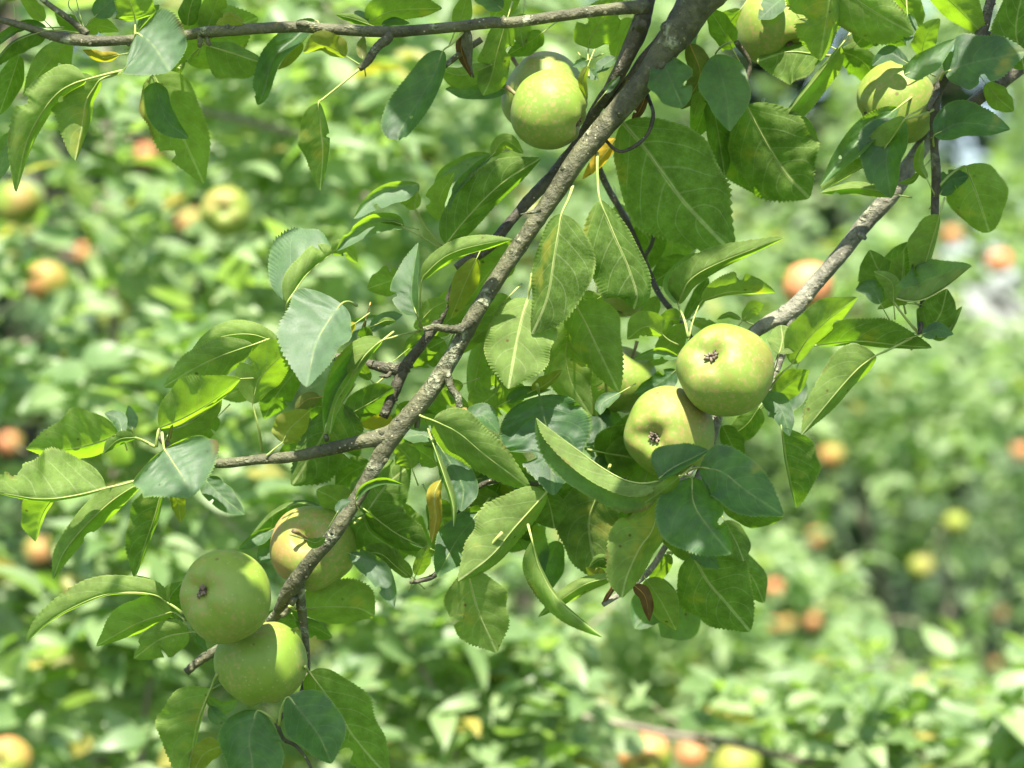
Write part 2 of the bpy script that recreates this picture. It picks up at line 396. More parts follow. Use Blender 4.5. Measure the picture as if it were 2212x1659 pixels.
    m = [np.array(Wd[int(r) * nc + (nc - 1) // 2]) + np.array([0, un * mr[i] * (.15 if i == 0 else .0 + 1.15 if side == 'T' else .45), 0]) for i, r in enumerate(np.linspace(0, n * 0.86, 7))]
    rad = [r0 * 1.25] + [r0] * (len(pp) - 1) + list(mr)
    v, fc = tube(pp + [Vector(x) for x in m], rad, 30, 7)
    mesh_obj('petiole', v, fc, M_PETB if ('h' in code or 'd' in code) else M_PET, o, pp[0])
    return o

def leaves(parent, text, seed0):
    cnt = 0
    for ln in text.strip().splitlines():
        ln = ln.split('#')[0].strip()
        if not ln: continue
        f = [x.strip() for x in ln.split(';')]
        hd = f[0].split(); side = hd[0]; pts = [tuple(map(float, p.split(','))) for p in hd[1:]]
        wl, wr = map(float, f[1].split())
        kw = {}
        for x in f[2:]:
            if not x: continue
            if x[0] == 'z': v = list(map(float, x[1:].split(','))); kw['zb'] = v[0]; kw['zt'] = v[-1]
            elif x[0] == 'p': kw['pet'] = [tuple(map(float, p.split(','))) for p in x[1:].split()]
            elif x[0] == 'c': kw['code'] = x[1:]
            elif x[0] == 'm': kw['crum'] = float(x[1:])
            elif x[0] == 'u': kw['cup'] = float(x[1:])
            elif x[0] == 'i': kw['tilt'] = float(x[1:])
            elif x[0] == 'L': kw['label'] = x[1:].strip()
        leaf(parent, side, pts, wl, wr, seed=seed0 * 1000 + cnt, **kw); cnt += 1
    return cnt

def branch(label, tubes, mat, leaftext, seed):
    parts = []
    rk = random.Random(seed * 7)
    for i, (pts, kw) in enumerate(tubes):
        parts.append(wood(pts, seed=seed + i, **kw))
        if len(pts) > 7:        # bud scars and little knobs along the wood
            c = catmull(pts, len(pts) * 6)
            for k in range(5, len(c) - 5, rk.randint(6, 10)):
                k = min(len(c) - 2, k + rk.randint(-2, 2)); x, y, r, z = c[k]; a = rk.uniform(0, 6.28); dx, dy = c[k + 1][:2] - c[k - 1][:2]; m = math.hypot(dx, dy) + 1e-6
                sg = rk.choice((-1, 1)); nx, ny = sg * dy / m, -sg * dx / m; u = rk.uniform(.25, 1.0); zd = -math.sqrt(1 - u * u) * r * S * 100
                parts.append(wood([(x + nx * r * u * .6, y + ny * r * u * .6, r * .42, z + zd * .6), (x + nx * r * u, y + ny * r * u, r * .36, z + zd), (x + nx * (r * u + 2.5 * u), y + ny * (r * u + 2.5 * u), r * .2, z + zd * 1.12), (x + nx * (r * u + 4 * u), y + ny * (r * u + 4 * u), r * .07, z + zd * 1.16)], 8, .4, step=2.5, seed=k))
    v, f = merge(parts)
    o = mesh_obj('apple_branch', v, f, mat, None, P(tubes[0][0][0][0], tubes[0][0][0][1], tubes[0][0][0][3] / 100))
    tag(o, label, 'branch', 'fruiting branches in the near tree')
    o['depth_of_wood'] = {1: 0.0, 2: 3.0, 3: 0.0, 4: 3.0, 5: 2.5, 6: 10.0, 7: 5.5}[seed]
    leaves(o, leaftext, seed)
    del o['depth_of_wood']
    return o

# ------------------------------------------------------------------ near tree: branches with their leaves
# leaf line: face seen (T upper / U under)  midrib base..tip ; half widths left right of the way it grows ; z depth cm base,tip ; p petiole from the spur ; c code ; L label
MAIN_LEAVES = """
T 1430,128 1450,175 1475,232 ; 42 42 ; z-1 ; p1400,150 1415,135 ; cr
U 1490,95 1512,165 1470,235 ; 28 24 ; z2 ; ch ; L withered grey brown leaf
U 1522,196 1508,222 1500,252 ; 16 14 ; z3 ; cb
U 1398,196 1385,232 1362,268 ; 9 9 ; z2 ; cd ; L shrivelled rusty brown leaf
U 1330,300 1305,335 1258,388 ; 12 17 ; z2.5 ; cy ; L yellow leaf
T 1545,118 1560,170 1570,215 1577,284 ; 50 46 ; z2 ; p1580,90 1560,100
U 1582,105 1558,60 1528,15 ; 24 24 ; z4
T 1500,60 1490,95 1494,132 ; 12 12 ; z5
U 1346,265 1400,330 1461,415 1506,468 1593,558 ; 101 94 ; i0.15 ;z2,3.5 ; p1310,240 1330,250 ; ck ; u0.02 ; L large dark green leaf with its pale midrib
U 1213,462 1198,545 1182,640 1149,722 ; 76 36 ; i0.0 ; z-2,-1 ; p1238,400 1228,430 ; ck ; L grey green underside of a drooping leaf
U 1296,432 1328,510 1355,570 1376,635 1370,668 ; 34 76 ; i0.05 ; z-1.5,0 ; p1290,330 1291,385
U 1240,652 1268,705 1292,755 1336,846 ; 60 46 ; z1.5 ; p1255,600 1245,630 ; cb
U 1140,645 1124,700 1110,770 1098,840 ; 72 60 ; i-0.25 ; cb ; z0 ; p1150,590 1145,620 ; L sunlit pale underside of a leaf
U 1240,690 1222,760 1235,830 1278,900 ; 46 42 ; z4 ; cb
U 1300,640 1270,660 1240,700 ; 30 25 ; z5 ; cb
U 935,908 990,935 1050,985 1146,1056 ; 44 42 ; z-1 ; p895,890 912,900
T 1010,908 1042,898 1078,935 ; 24 14 ; z1.5
T 955,965 915,940 870,945 ; 18 22 ; z2.5
U 890,1012 880,985 850,958 ; 26 22 ; z2.5 ; cb
U 945,1005 925,985 885,962 ; 22 24 ; z3 ; cb
T 945,958 978,1008 1000,1055 996,1105 ; 32 30 ; z1 ; m0.12
U 938,966 960,1030 978,1090 980,1138 ; 9 5 ; i-0.2 ; cb ; z-1 ; L narrow pale leaf rolled edge on
U 952,1038 938,1070 942,1120 932,1172 ; 13 15 ; i-0.2 ; z-0.5 ; co ; m.3 ; L pale curled leaf with a brown tip
U 1000,830 960,845 1015,880 ; 20 20 ; z5 ; cb
U 1070,850 1045,870 1010,893 ; 30 34 ; z3.5 ; p1085,820 1075,838 ; cb
U 1072,800 1085,850 1050,895 ; 40 22 ; z4.5 ; cb
U 1150,845 1180,830 1215,800 ; 18 8 ; z3 ; cl
T 1095,868 1130,850 1190,842 ; 14 10 ; z3.5
T 1165,855 1176,905 1190,965 1195,1070 ; 82 92 ; z2,0 ; ck ; p1160,830 1163,845 ; m0.16 ; L crumpled dark green leaf with a puckered surface
U 1180,1065 1110,1142 1062,1200 990,1256 ; 22 68 ; i-0.1 ; cb ; z0 ; p1215,1030 1195,1050 ; L pale underside of a broad leaf with sunlit rim
U 1010,1232 1033,1320 1073,1410 ; 60 58 ; z1.5 ; p1085,1150 1040,1200
U 1180,1066 1190,1100 1198,1142 ; 30 40 ; z2.5 ; ck
T 1035,1105 985,1170 945,1245 ; 36 36 ; z3
U 1060,1100 1010,1150 975,1215 ; 34 36 ; z4 ; ck
U 1150,1170 1166,1230 1210,1300 1302,1376 ; 5 32 ; i0 ; z-0.8 ; L narrow grey green leaf hanging edge on
U 1335,1245 1270,1260 1220,1290 1163,1332 ; 15 16 ; z0 ; p1365,1240 1350,1242 ; cb
U 1330,1232 1300,1208 1272,1226 ; 16 10 ; z2 ; ck
T 768,1082 790,1052 830,1040 875,1048 ; 8 7 ; z-2.4 ; p778,1105 772,1095
T 728,1108 738,1090 760,1082 ; 9 7 ; z-2 ; ck
U 662,1166 682,1172 704,1160 ; 9 11 ; z-3.5 ; ck
U 735,1125 660,1088 590,1112 522,1184 ; 50 7 ; z6 ; ck
T 592,1142 552,1162 516,1186 ; 16 10 ; z5
T 592,1165 575,1190 560,1215 ; 18 16 ; z5.5 ; ck
U 650,1316 700,1312 770,1314 809,1331 ; 54 30 ; z6 ; p625,1310 638,1315
U 640,1340 680,1355 719,1377 ; 13 22 ; z8 ; p630,1325 635,1332
U 660,1340 600,1338 560,1350 ; 20 20 ; z8 ; ck
U 668,1452 725,1530 770,1600 840,1680 ; 62 52 ; z4 ; p660,1440 664,1447
T 622,1505 660,1550 690,1592 716,1649 ; 62 46 ; z-1.5,-3 ; p602,1565 608,1530 ; ck ; L glossy dark green leaf with a pale midrib
T 556,1535 538,1595 545,1660 530,1740 ; 62 56 ; z-1 ; p598,1560 580,1545 ; ck
U 455,1488 432,1545 420,1600 402,1700 ; 5 76 ; z2 ; p470,1455 462,1470 ; cb
U 446,1494 405,1515 356,1552 ; 16 12 ; z2.5 ; cb
T 448,1508 480,1530 512,1512 ; 12 14 ; z3
T 452,1525 470,1550 495,1562 ; 14 14 ; z2.5
U 478,1612 440,1630 412,1680 ; 20 26 ; z3 ; cl
U 357,1299 320,1282 235,1283 160,1311 100,1347 56,1389 ; 3 36 ; z0 ; p395,1325 375,1310 ; cb
T 342,1286 326,1262 292,1243 ; 7 8 ; z1.5; cg 
U 372,1322 300,1346 208,1396 ; 17 47 ; z0.5 ; p400,1340 388,1330 ; cb
U 408,1366 350,1379 289,1422 ; 38 32 ; z1 ; p425,1365 418,1365 ; cb
U 380,1335 366,1295 395,1255 ; 20 24 ; z4 ; ck
T 420,1370 432,1385 447,1408 ; 9 9 ; z2
U 610,956 628,925 668,888 ; 33 28 ; z0.5 ; p575,985 592,970 ; cl ; L small round leaf with a brown rim
U 738,870 692,950 630,1048 ; 76 38 ; z3.5 ; p765,830 752,850 ; ck ; L broad dull leaf behind the side fork
U 690,858 662,864 636,888 ; 18 14 ; z3 ; ch
U 715,880 680,880 650,905 ; 22 20 ; z4 ; ck
U 790,1112 832,1052 885,1005 ; 56 48 ; i-0.1 ; z4 ; p765,1130 778,1120 ; L pale lit underside of a leaf behind the branch
U 792,1104 852,1150 924,1188 ; 46 24 ; z2.5
U 785,1110 800,1150 862,1192 ; 34 42 ; z4.5 ; ck
U 762,1112 726,1080 684,1058 ; 32 30 ; z4 ; cb
U 800,1000 760,1020 725,1050 ; 30 25 ; z6 ; ck
U 850,930 800,905 755,915 ; 20 26 ; z5 ; co ; L yellowing mottled leaf
T 756,1196 800,1216 835,1260 851,1313 ; 20 26 ; z3; cg 
U 858,1226 820,1196 768,1196 ; 20 20 ; z4
T 932,1186 892,1166 855,1150 ; 8 12 ; z4
U 898,1242 912,1210 926,1176 ; 14 16 ; z4
U 345,925 400,901 460,866 519,820 ; 66 10 ; z-0.5 ; p338,965 340,942 ; cb
U 368,932 430,902 478,850 ; 6 28 ; z2 ; p352,960 360,945
T 519,818 470,820 432,832 ; 5 7 ; z-0.8
U 258,938 205,958 140,972 56,970 ; 22 73 ; z0.5 ; p335,965 300,948 ; cb
U 230,1054 170,1069 100,1078 40,1072 -30,1058 ; 5 90 ; i-0.35 ; cb ; z-1,-3 ; p345,1010 312,1031 270,1045 ; m0.14 ; L pale green underside of a leaf with a sunlit hump
U 120,1068 90,1115 77,1170 ; 6 42 ; z1.5 ; cb
U 310,1040 250,1076 190,1130 140,1190 114,1252 ; 22 28 ; z0.5 ; p345,1012 328,1026 ; cb
U 352,1050 336,1110 316,1170 291,1250 ; 8 48 ; z0.5 ; p352,1000 352,1025
U 370,1058 385,1090 390,1127 ; 15 13 ; z1 ; cl
T 355,970 374,1000 394,1030 416,1072 ; 90 86 ; z-2,-4 ; cbg ; p350,935 352,952 ; u0.2 ; L broad blue green leaf showing its upper face
T 440,1033 476,1070 528,1112 ; 24 25 ; z0.5 ; ck
T 264,936 255,905 226,893 ; 12 15 ; z0
U 293,945 256,950 222,980 ; 10 15 ; z-0.5 ; p320,958 306,950
T 286,928 282,902 278,876 ; 10 13 ; z1.5; cg 
U 365,950 368,935 374,912 ; 4 4 ; z1 ; ch
U 640,800 600,850 570,905 ; 30 34 ; z5 ; ck
U 590,790 540,830 480,860 ; 30 28 ; z5 ; cb
U 470,900 440,930 400,965 ; 20 22 ; z3 ; ck
U 700,900 670,950 600,990 ; 30 34 ; z6 ; ck
"""
MAIN = branch('thick lichen spotted apple branch running diagonally between the double apple and the low apple trio', [
    ([(1600, -75, 44, 0), (1530, -20, 42, 0), (1480, 45, 38, 0), (1430, 120, 29, 0), (1370, 200, 25, 0), (1295, 285, 24, 0), (1240, 355, 22, 0), (1190, 430, 19, 0), (1130, 520, 18, 0), (1070, 608, 17.5, 0),
      (1020, 692, 18, 0), (965, 790, 18.5, 0), (905, 875, 20, 0), (850, 938, 21, 0), (810, 1008, 17, 0), (765, 1085, 16, 0), (720, 1155, 16.5, 0), (668, 1215, 17, 1), (630, 1270, 18, 2), (600, 1318, 10, 3.5)], dict(rough=0.17)),
    ([(858, 925, 16, 0), (830, 943, 20, 0), (790, 952, 16, 0), (720, 968, 13.5, 0), (640, 985, 12.5, 0.5), (553, 993, 11, 0.5), (470, 1001, 10.5, 0.5), (400, 985, 8, 1), (352, 952, 7, 1), (342, 930, 5, 1)], dict(rough=0.15)),
    ([(645, 1262, 12, 2), (650, 1300, 11, 3), (656, 1350, 9, 4), (664, 1420, 7, 5), (660, 1465, 8, 5), (650, 1500, 6, 4), (615, 1540, 5, 2), (598, 1565, 6, 1)], dict(rough=0.2)),
    ([(620, 1290, 11, 2.5), (600, 1325, 12, 4), (560, 1360, 9, 6), (500, 1388, 10, 7.5), (455, 1412, 10.5, 8), (425, 1432, 10, 8), (402, 1452, 9, 8)], dict(rough=0.14, rings=0.07)),
    ([(636, 1290, 9, 2), (622, 1318, 7, 2.5), (608, 1332, 6, 2.5)], dict(rough=0.3)),
    ([(1022, 690, 13, -0.3), (1004, 705, 11, -0.6), (985, 711, 10, -0.8), (960, 710, 9, -1), (940, 707, 7, -1), (915, 712, 5.5, -1)], dict(rough=0.2, rings=0.16, step=3)),
    ([(962, 790, 14, 0), (968, 815, 11, -0.4), (975, 838, 9, -0.6), (988, 856, 9, -0.8), (993, 882, 6, -0.8)], dict(rough=0.5, step=4)),
    ([(905, 890, 7, 0.5), (900, 925, 6, 0.5)], dict(rough=0.5)),
    ([(1165, 452, 8, -1.6), (1150, 458, 4, -1.8), (1124, 463, 1.2, -2.0)], dict(rough=0.1)),
    ([(705, 950, 5, -0.5), (704, 942, 6, -0.9)], dict(rough=0.4)),
    ([(598, 1562, 5, 1), (612, 1596, 5, 1), (640, 1612, 4, 0.5), (668, 1650, 3.5, 0), (680, 1690, 3.5, 0)], dict(rough=0.1)),
], M_BARK, MAIN_LEAVES, 1)

TWIN_LEAVES = """
U 963,528 1010,470 1082,398 1168,342 ; 52 26 ; z2 ; ck
T 1062,333 1010,345 960,376 937,406 ; 24 12 ; z3; cbg 
T 1062,336 1022,372 986,412 966,458 ; 5 11 ; z1.5; cg 
U 956,476 950,430 982,372 ; 27 12 ; z2.5 ; cb
U 1062,338 1090,304 1131,331 ; 15 14 ; z2 ; cb
T 906,400 862,408 812,425 764,472 ; 26 15 ; z0,-1 ; cbg ; p955,532 920,492 896,450
U 898,452 885,430 850,424 ; 16 18 ; z1 ; cb
T 872,491 850,476 800,481 756,511 727,541 ; 22 14 ; z0 ; cbg ; p952,538 910,511
U 868,485 845,478 822,480 ; 6 2 ; z-.3
U 620,656 660,596 706,556 724,545 ; 36 -84 ; z0 ; p622,705 620,680 ; cbg ; L folded leaf showing one pale and one bright green half
U 716,545 745,534 772,568 ; 16 18 ; z0.5 ; cb
U 868,602 835,610 793,624 ; 27 30 ; z2 ; cb
T 900,680 889,640 893,590 904,524 ; 38 12 ; z-1 ; p912,708 906,694 ; L upright leaf with a shiny upper face
U 912,604 937,574 980,545 1050,526 1107,517 ; 22 14 ; z-0.5,-2 ; p906,706 907,650 ; cb
U 910,692 936,665 967,650 ; 18 22 ; z1 ; p908,710 908,700
U 1030,558 1005,612 974,688 ; 22 24 ; z1 ; cl
U 1112,528 1062,582 1000,662 ; 34 34 ; z4 ; cb
U 1100,640 1050,690 1010,740 ; 40 30 ; z5 ; cb
U 960,735 930,760 905,790 ; 30 26 ; z4.5
U 950,700 910,735 870,765 ; 14 20 ; z4 ; p850,780 860,772
U 1080,690 1010,740 965,775 ; 14 30 ; z6 ; cb
T 738,656 712,690 682,745 662,836 ; 50 84 ; z-1,-3 ; cbg ; p770,660 752,652 ; m0.06 ; L ragged blue grey leaf hanging tip down
U 768,698 732,724 694,772 ; 13 11 ; z0 ; co
U 602,742 540,722 470,730 412,762 ; 34 26 ; z3 ; p625,760 612,750 ; cb
U 546,745 480,768 420,796 353,836 ; 40 36 ; z2 ; cb
U 546,872 560,820 600,776 641,742 ; 48 34 ; z0 ; p566,975 560,930 ; cb ; L wide green underside on an upright stalk
T 620,760 600,748 585,738 ; 8 10 ; z1
U 826,735 790,766 756,820 726,872 713,937 ; 10 40 ; i0.1 ; z-2.5,-1 ; p908,715 870,722 845,730 ; L leaf with two small insect holes
T 820,740 775,775 725,850 700,935 ; 2 22 ; z-1.5
U 745,900 800,870 852,838 ; 34 26 ; z3 ; p845,805 830,815 790,850 ; ck
U 800,820 770,790 745,800 ; 12 14 ; z3
T 800,715 830,690 870,680 ; 14 12 ; z3; cg 
U 802,752 790,725 795,705 ; 14 14 ; z3 ; ck
U 815,700 835,692 855,694 ; 6 10 ; z2 ; ck
U 880,780 905,765 960,735 ; 26 22 ; z4.5
U 790,690 783,715 778,740 ; 4 3 ; z3 ; ch
T 750,718 790,697 845,690 ; 14 12 ; z4; cg 
"""
TWIN = branch('dark crooked branch close behind the thick branch, ending in a cut stub', [
    ([(1402, -40, 21, 1), (1390, 30, 20, 1), (1375, 75, 20, 1.5), (1345, 140, 16, 2), (1315, 195, 14, 3), (1285, 240, 13, 4), (1255, 300, 13, 5), (1225, 340, 14, 5), (1195, 380, 15, 5), (1150, 425, 13, 4.5), (1105, 475, 11, 4), (1060, 530, 12, 3.5), (1012, 562, 12, 3), (984, 578, 9, 3)], dict(rough=0.22)),
    ([(1455, 50, 15, 2), (1420, 95, 13, 2), (1390, 130, 12, 2), (1350, 185, 10, 3), (1310, 235, 10, 4)], dict(rough=0.25)),
    ([(1385, 60, 9, 0), (1382, 55, 12, -1.2), (1388, 50, 9, -2.2)], dict(rough=0.3)),
    ([(1000, 570, 8, 3), (990, 590, 5, 3), (968, 640, 4.5, 3), (962, 668, 6, 3), (945, 698, 10, 3), (905, 752, 11, 3), (876, 790, 13, 3), (852, 845, 12, 3), (828, 902, 10, 3)], dict(rough=0.14)),
    ([(882, 790, 14, 3), (862, 797, 14, 3), (835, 795, 13, 3), (800, 787, 10, 3), (745, 775, 9, 3), (690, 763, 8, 3), (640, 752, 7, 3.5)], dict(rough=0.14, rings=0.04)),
    ([(1398, 205, 4.5, 2), (1410, 238, 4, 1.2), (1409, 262, 4.6, 1), (1398, 292, 3.8, .9), (1374, 314, 4.6, .8), (1346, 327, 3.8, .8), (1326, 321, 4, .8), (1306, 300, 3.5, 1.2)], dict(rough=0.25)),
    ([(845, 800, 6, 3), (838, 812, 5, 2.5), (820, 812, 3, 2.5)], dict(rough=0.3)),
], M_BARKDK, TWIN_LEAVES, 2)

ACROSS_LEAVES = """
T 296,72 323,90 346,120 367,154 ; 72 80 ; z-1.5,-3 ; cbg ; p300,92 292,80 ; u.12 ; L broad blue green leaf with a pinhole
U 217,172 188,215 181,258 163,347 ; 15 62 ; i0.1 ; cb ; z-0.5 ; p290,150 262,156 240,164 ; L leaf with a sunlit pale lower half
U 186,172 140,190 100,230 58,308 35,415 ; 15 50 ; z-1 ; p286,148 240,158 ; L long drooping narrow leaf
U 330,160 360,215 392,290 440,396 ; 57 56 ; z3 ; p300,150 312,155 ; cb ; L large rounded yellow green leaf
T 333,178 341,205 363,262 407,298 ; 20 30 ; z0 ; p310,142 325,160 ; ck ; L small dark leaf lying over a larger one
U 152,88 108,130 49,208 ; 36 26 ; z3
U 100,66 60,78 22,98 -25,152 ; 26 4 ; z0 ; p175,72 135,66 ; ck
T 100,60 52,62 2,92 -30,128 ; 3 17 ; z0.5
U 42,120 22,180 -2,248 ; 22 24 ; z4
T 38,282 12,330 -12,402 ; 18 20 ; z7
U 292,44 286,20 262,-40 ; 34 44 ; z1 ; p292,74 292,60 ; cb
T 298,60 320,30 344,10 ; 9 13 ; z2
U 402,132 462,80 558,38 ; 66 58 ; z5 ; p385,150 392,140 ; cb ; L rounded bright leaf behind the level branch
U 372,92 380,130 389,161 ; 18 18 ; z3 ; cb
U 446,98 500,114 578,139 ; 18 52 ; z0 ; p437,88 441,92 ; L dull green leaf with a torn lower edge
U 526,50 495,38 466,53 ; 14 10 ; z-0.5 ; cl
U 258,118 220,124 178,108 ; 9 12 ; z1 ; co
U 188,76 215,56 258,68 ; 18 14 ; z3 ; cb
U 96,44 70,18 42,-22 ; 13 17 ; z1 ; cb
T 205,36 226,14 272,-22 ; 20 22 ; z1.5
U 182,70 150,50 118,28 ; 17 17 ; z4 ; ck
U 150,-2 152,-30 170,-60 ; 24 20 ; z1 ; p180,62 160,30 148,12
U 28,2 22,-25 5,-60 ; 22 20 ; z1 ; p34,42 31,22
U 165,-2 182,-30 200,-60 ; 20 20 ; z1.5 ; p182,62 172,30
T 682,45 640,80 592,125 570,200 557,227 ; 15 28 ; z2 ; p705,62 692,55
U 652,92 630,120 600,150 ; 12 8 ; z1.5 ; cl
U 748,121 722,106 692,96 655,113 ; 14 28 ; z0 ; p778,140 762,130 ; cbl ; L small yellow green leaf
T 784,127 780,102 786,78 ; 9 11 ; z0 ; cl
U 688,222 694,285 698,332 692,412 ; 14 45 ; z-0.5 ; p778,148 742,178 700,212 ; L single leaf hanging on a long pale stalk
T 957,110 936,165 900,225 864,284 860,304 ; 23 48 ; z-1 ; p1000,70 976,95 ; ck ; L dark green pointed leaf with a glossy fold
U 790,52 850,24 955,18 ; 37 22 ; z3 ; cb
U 797,53 760,40 725,32 ; 8 9 ; z2.5
T 795,50 780,35 765,25 ; 8 10 ; z3; cg 
T 825,55 850,46 885,50 ; 8 8 ; z3
U 1096,40 1075,110 1060,170 1044,206 ; 30 32 ; z3 ; cb
U 1062,140 1000,162 948,150 ; 26 16 ; z4 ; cb
T 1100,190 1030,196 962,192 ; 18 18 ; z7
U 1010,74 996,105 1018,168 ; 15 11 ; z1 ; cd ; m.4 ; L dead shrivelled brown leaf
U 1130,30 1125,66 1131,102 ; 19 17 ; z4 ; cb
U 1172,70 1138,95 1094,120 ; 22 20 ; z5
U 1271,104 1278,76 1310,30 1345,-14 ; 38 38 ; z4 ; p1272,165 1270,130 ; cb ; L bright green leaf standing behind the level branch
U 1366,40 1342,80 1326,132 ; 20 20 ; z7
U 1120,-30 1090,5 1060,45 ; 25 25 ; z5 ; cb
T 1085,20 1050,-10 1010,-30 ; 22 22 ; z5
U 985,62 1000,25 1010,-20 ; 18 18 ; z5 ; cb
T 1268,130 1255,135 1237,144 ; 10 8 ; z1 ; ck
T 1270,145 1280,160 1292,173 ; 8 10 ; z1
U 1270,142 1258,172 1269,216 ; 8 8 ; z-1 ; cl ; L tiny curled leaf with a brown spot
T 1330,124 1305,140 1284,156 ; 11 13 ; z3
T 1306,202 1324,180 1339,164 ; 6 8 ; z1
U 440,85 460,30 480,-30 ; 26 22 ; z3 ; cb
U 405,55 410,20 425,-25 ; 20 22 ; z3 ; ck
"""
ACROSS = branch('slender level branch crossing above with drooping leaves at its far end', [
    ([(-60, 22, 5, 0), (0, 42, 7, 0), (57, 58, 8, 0), (95, 72, 9, 0), (140, 83, 12, 0), (190, 88, 13.5, 0), (240, 88, 11, 0), (310, 84, 11, 0), (400, 76, 11.5, 0), (450, 69, 13, 0), (553, 62, 12.5, 0), (645, 58, 12.5, 0), (713, 63, 12, 0), (828, 69, 12, 0), (903, 65, 12, 0), (1000, 56, 12, 0),
      (1060, 49, 13, 0), (1110, 48, 12, 0), (1218, 33, 12.5, 0), (1318, 20, 13, 0), (1400, 14, 16, 0.5)], dict(rough=0.10)),
    ([(188, 74, 9, 0), (170, 58, 7.5, 0), (140, 34, 6.5, 0), (98, 4, 5.5, 0), (60, -30, 5, 0)], dict(rough=0.16)),
    ([(845, 70, 11, 0), (835, 85, 11, -0.3), (822, 95, 10, -0.4), (808, 110, 9.5, -0.4), (798, 128, 9, -0.4), (786, 142, 7.5, -0.4), (776, 150, 5, -0.4)], dict(rough=0.18, rings=0.06, step=3)),
    ([(1040, 85, 7, 2), (1000, 112, 7, 2), (950, 150, 6, 2), (900, 185, 4, 2)], dict(rough=0.12)),
    ([(285, 92, 7, 0), (292, 120, 5, -0.2), (292, 146, 5.5, -0.3), (288, 156, 4, -0.3)], dict(rough=0.25)),
    ([(430, 78, 5, 0), (432, 90, 6, -0.4), (430, 103, 3, -0.4)], dict(rough=0.5)),
    ([(446, 80, 5, 0), (450, 92, 5, -0.4), (455, 98, 3, -0.4)], dict(rough=0.5)),
    ([(1005, 58, 7, 0.3), (1008, 78, 12, 0.6), (1010, 98, 13, 0.8), (1013, 118, 8, 0.8), (1018, 150, 3, 0.8), (1023, 168, 2.5, 0.8)], dict(rough=0.3)),
    ([(640, 50, 4, -0.5), (660, 52, 8, -0.3), (680, 55, 4, 0)], dict(rough=0.3)),
], M_BARK, ACROSS_LEAVES, 3)

